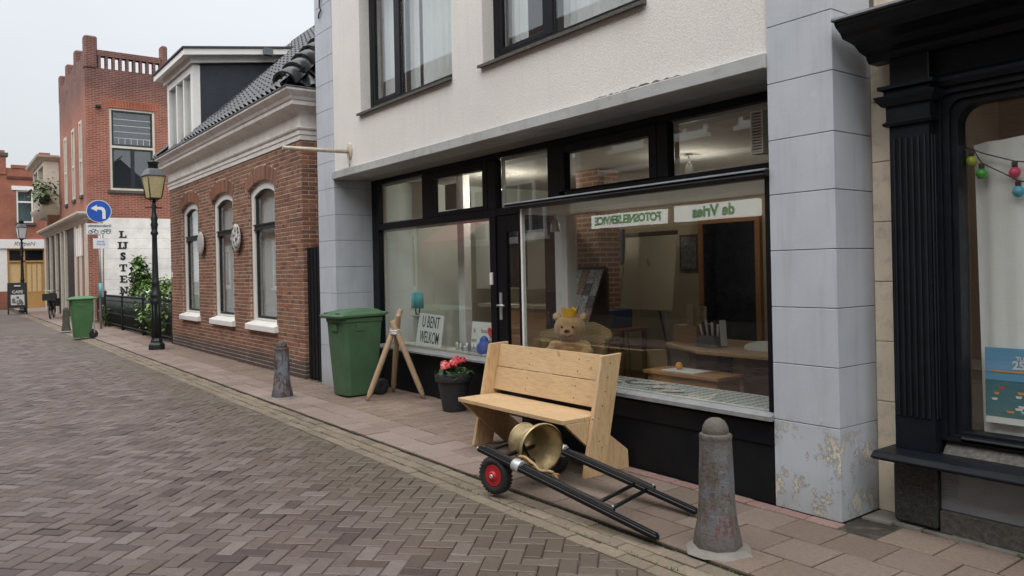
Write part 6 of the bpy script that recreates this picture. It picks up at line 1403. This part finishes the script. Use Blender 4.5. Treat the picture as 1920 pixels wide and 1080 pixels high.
# ------------------------------------------------------------------ far side of the street (seen mirrored in the shop windows)
OY = -3.40
def opp_window(parent, x0, x1, z0, z1, lintel=None):
    f = ring(MB(), x0, x1, z0, z1, OY-.02, OY+.03, .09); f.box((x0+x1)/2-.035, (x0+x1)/2+.035, OY-.02, OY+.03, z0+.09, z1-.09); f = f.build('window', M['white_paint'], parent)
    MB().box(x0+.09, x1-.09, OY-.012, OY-.005, z0+.09, z1-.09).build('pane', M['screen'], f); MB().box(x0-.08, x1+.08, OY-.02, OY+.10, z0-.09, z0-.002).build('sill', M['white_paint'], f)
    if lintel:
        l = MB().box(x0-.06, x1+.06, OY-.02, OY+.05, z1+.01, z1+lintel).build('lintel', M['cream_paint'], f)
def opp_house(name, label, x0, x1, h_):
    t = thing(name, label, 'building', ((x0+x1)/2, OY, 0)); MB().box(x0, x1, OY-6, OY-.03, 0, h_).build('wall', M['opp_brick'], t)
    MB().prism([(OY+.2, h_-.02), (OY-6.2, h_-.02), (OY-3, h_+2.6)], 'x', x0, x1).build('roof', M['roof_brown'], t); MB().box(x0, x1, OY-.03, OY+.18, h_-.18, h_-.021).build('eaves_gutter', M['white_paint'], t); return t
op = opp_house('photo_shop', 'brown brick photo shop with white fascia sign across the street, mirrored in the bay window', -13.6, -7.4, 7.0)
MB().box(-13.5, -7.5, OY-.02, OY+.02, 2.75, 3.70).build('fascia', M['cream_wall'], op); MB().box(-13.6, -7.4, OY-.02, OY+.14, 3.701, 3.80).build('string_course', M['white_paint'], op)
MB().box(-13.4, -7.6, OY-.02, OY+.01, .45, 2.30).build('shop_window', M['screen'], op); MB().box(-13.5, -7.5, OY-.02, OY+.03, 0, .44).build('stall_riser', M['granite'], op)
for x in (-13.5, -11.4, -9.5, -7.6): MB().box(x, x+.08, OY+.011, OY+.06, .45, 2.30).build('mullion', M['black'], op)
sa = MB().box(-12.62, -10.52, OY+.03, OY+.16, 2.36, 2.64).build('sign_added_glow', M['sign_added_glow'], op); MB().add(*text_mesh('FOTOSNELSERVICE', .235, .006, .010, space=.95), plane_M((-11.55, OY+.164, 2.50), FACE_OPP)).build('lettering', M['green_added_glow'], sa)
sb_ = MB().box(-10.24, -8.33, OY+.03, OY+.16, 2.36, 2.66).build('name_sign', M['sign_added_glow'], op); MB().add(*text_mesh('de Vries', .30, .006, .012), plane_M((-9.30, OY+.164, 2.51), FACE_OPP)).build('lettering', M['green_added_glow'], sb_)
opp_window(op, -11.6, -10.4, 4.25, 5.9); opp_window(op, -9.6, -8.4, 4.25, 5.9); opp_window(op, -13.2, -12.2, 4.25, 5.9)
hs = thing('hanging_sign', 'green and white hanging shop sign across the street, mirrored above the bay', 'sign', (-13.9, -2.9, 4.1))
hex_ = [(.30*math.cos(R(60*k)), .36*math.sin(R(60*k))) for k in range(6)]; Mh = plane_M((-13.9, -2.85, 4.1), (-.5, -.6, 0)); MB().prism(hex_, 'z', -.03, .03, Mh).build('board', M['sign_white'], hs)
MB().prism([hex_[0], hex_[1], hex_[2]], 'z', .031, .035, Mh).build('green_field', M['ink_green'], hs); MB().add(*text_mesh('foto\nde Vries', .13, .003, .002), Mh @ Matrix.Translation((0, -.08, .033))).build('lettering', M['red_ink'], hs); MB().tube([(-13.9, -3.4, 4.5), (-13.9, -2.6, 4.5)], .02, 6).build('bracket', M['iron'], hs)
oh = opp_house('opposite_house', 'brown brick house with cream ornamental lintels across the street, seen only as reflection', -21.5, -13.62, 6.4)
for x0, x1 in ((-17.6, -16.2), (-19.8, -18.4), (-15.6, -14.4)): opp_window(oh, x0, x1, 2.3, 3.90, .5)
for x in (-17.3, -16.9, -16.5, -19.5, -19.1, -18.7): MB().lathe([(.14, 0), (.13, .03), (.06, .05), (.05, .03), (.02, .06)], 14, Matrix.Translation((x, OY+.05, 4.16)) @ Matrix.Rotation(R(-90), 4, 'X')).build('rosette', M['cream_paint'], oh)
aw = thing('awning', 'red awning over a window across the street, mirrored in the left pane', 'awning', (-19.3, -3.4, 2.9)); MB().prism([(OY+.02, 2.98), (OY+1.0, 2.35), (OY+1.0, 2.10), (OY+1.01, 2.10), (OY+1.01, 2.37), (OY+.02, 3.0)], 'x', -20.5, -18.2).build('cloth', M['awning'], aw)
for x in (-20.45, -18.25): MB().tube([(x, OY+.05, 2.3), (x, OY+1.0, 2.36)], .015, 6).build('arm', M['white_paint'], aw)
o3 = opp_house('opposite_terrace', 'long brown brick terrace further along the far side of the street', -46, -21.55, 6.8)
for k in range(9): opp_window(o3, -23.8-k*2.5, -22.6-k*2.5, .9, 2.8, .2)
o4 = opp_house('opposite_corner_house', 'brown brick house behind the viewer on the far side of the street', -7.35, 7, 7.2)
for k in range(4): opp_window(o4, -6.9+k*3.2, -5.5+k*3.2, 3.9, 5.8, .25); opp_window(o4, -6.9+k*3.2, -5.5+k*3.2, .9, 2.8, .3)

# ------------------------------------------------------------------ lit spotlights in the shop
def spot(label, loc, watts):
    t = thing('ceiling_spot', label, 'lamp', loc, 0, 'spotlights in the shop'); x, y, z = loc
    MB().tube([(x, y, z), (x, y, z-.10)], .008, 6).build('stem', M['steel'], t); MB().lathe([(.045, -.06), (.042, 0), (.02, .05), (.012, .05)], 16, Matrix.Translation((x, y, z-.13)), close=False).build('shade', M['steel'], t)
    MB().sphere((x, y, z-.165), .020, 12, 8).build('bulb', emis('lit bulb', (1, .95, .86), .9), t)
    if not watts: return
    ld = bpy.data.lights.new('spot_light', 'POINT'); ld.energy = watts; ld.color = (1, .92, .80); ld.shadow_soft_size = .05
    lo = bpy.data.objects.new('spot_light', ld); COL.objects.link(lo); lo.location = (x, y, z-.24); lo.parent = t; lo.matrix_parent_inverse = INV[t.name]
spot('lit spotlight hanging in the left corner of the bay window', (-5.36, 4.48, 2.02), 0)
spot('lit spotlight high behind the leftmost transom', (-7.9, 5.75, 2.70), 9)
spot('lit spotlight on the ceiling at the back of the shop', (-5.6, 6.6, 2.70), 6)

tvs = thing('wall_television', 'dark flat screen hung high behind the leftmost transom', 'television', (-9.25, 5.6, 2.3))
MB().box(-8.95, -8.40, 5.55, 5.60, 2.32, 2.66).build('panel', M['screen'], tvs); MB().tube([(-8.68, 5.6, 2.5), (-8.68, 5.7, 2.72)], .015, 6).build('bracket', M['ink'], tvs)
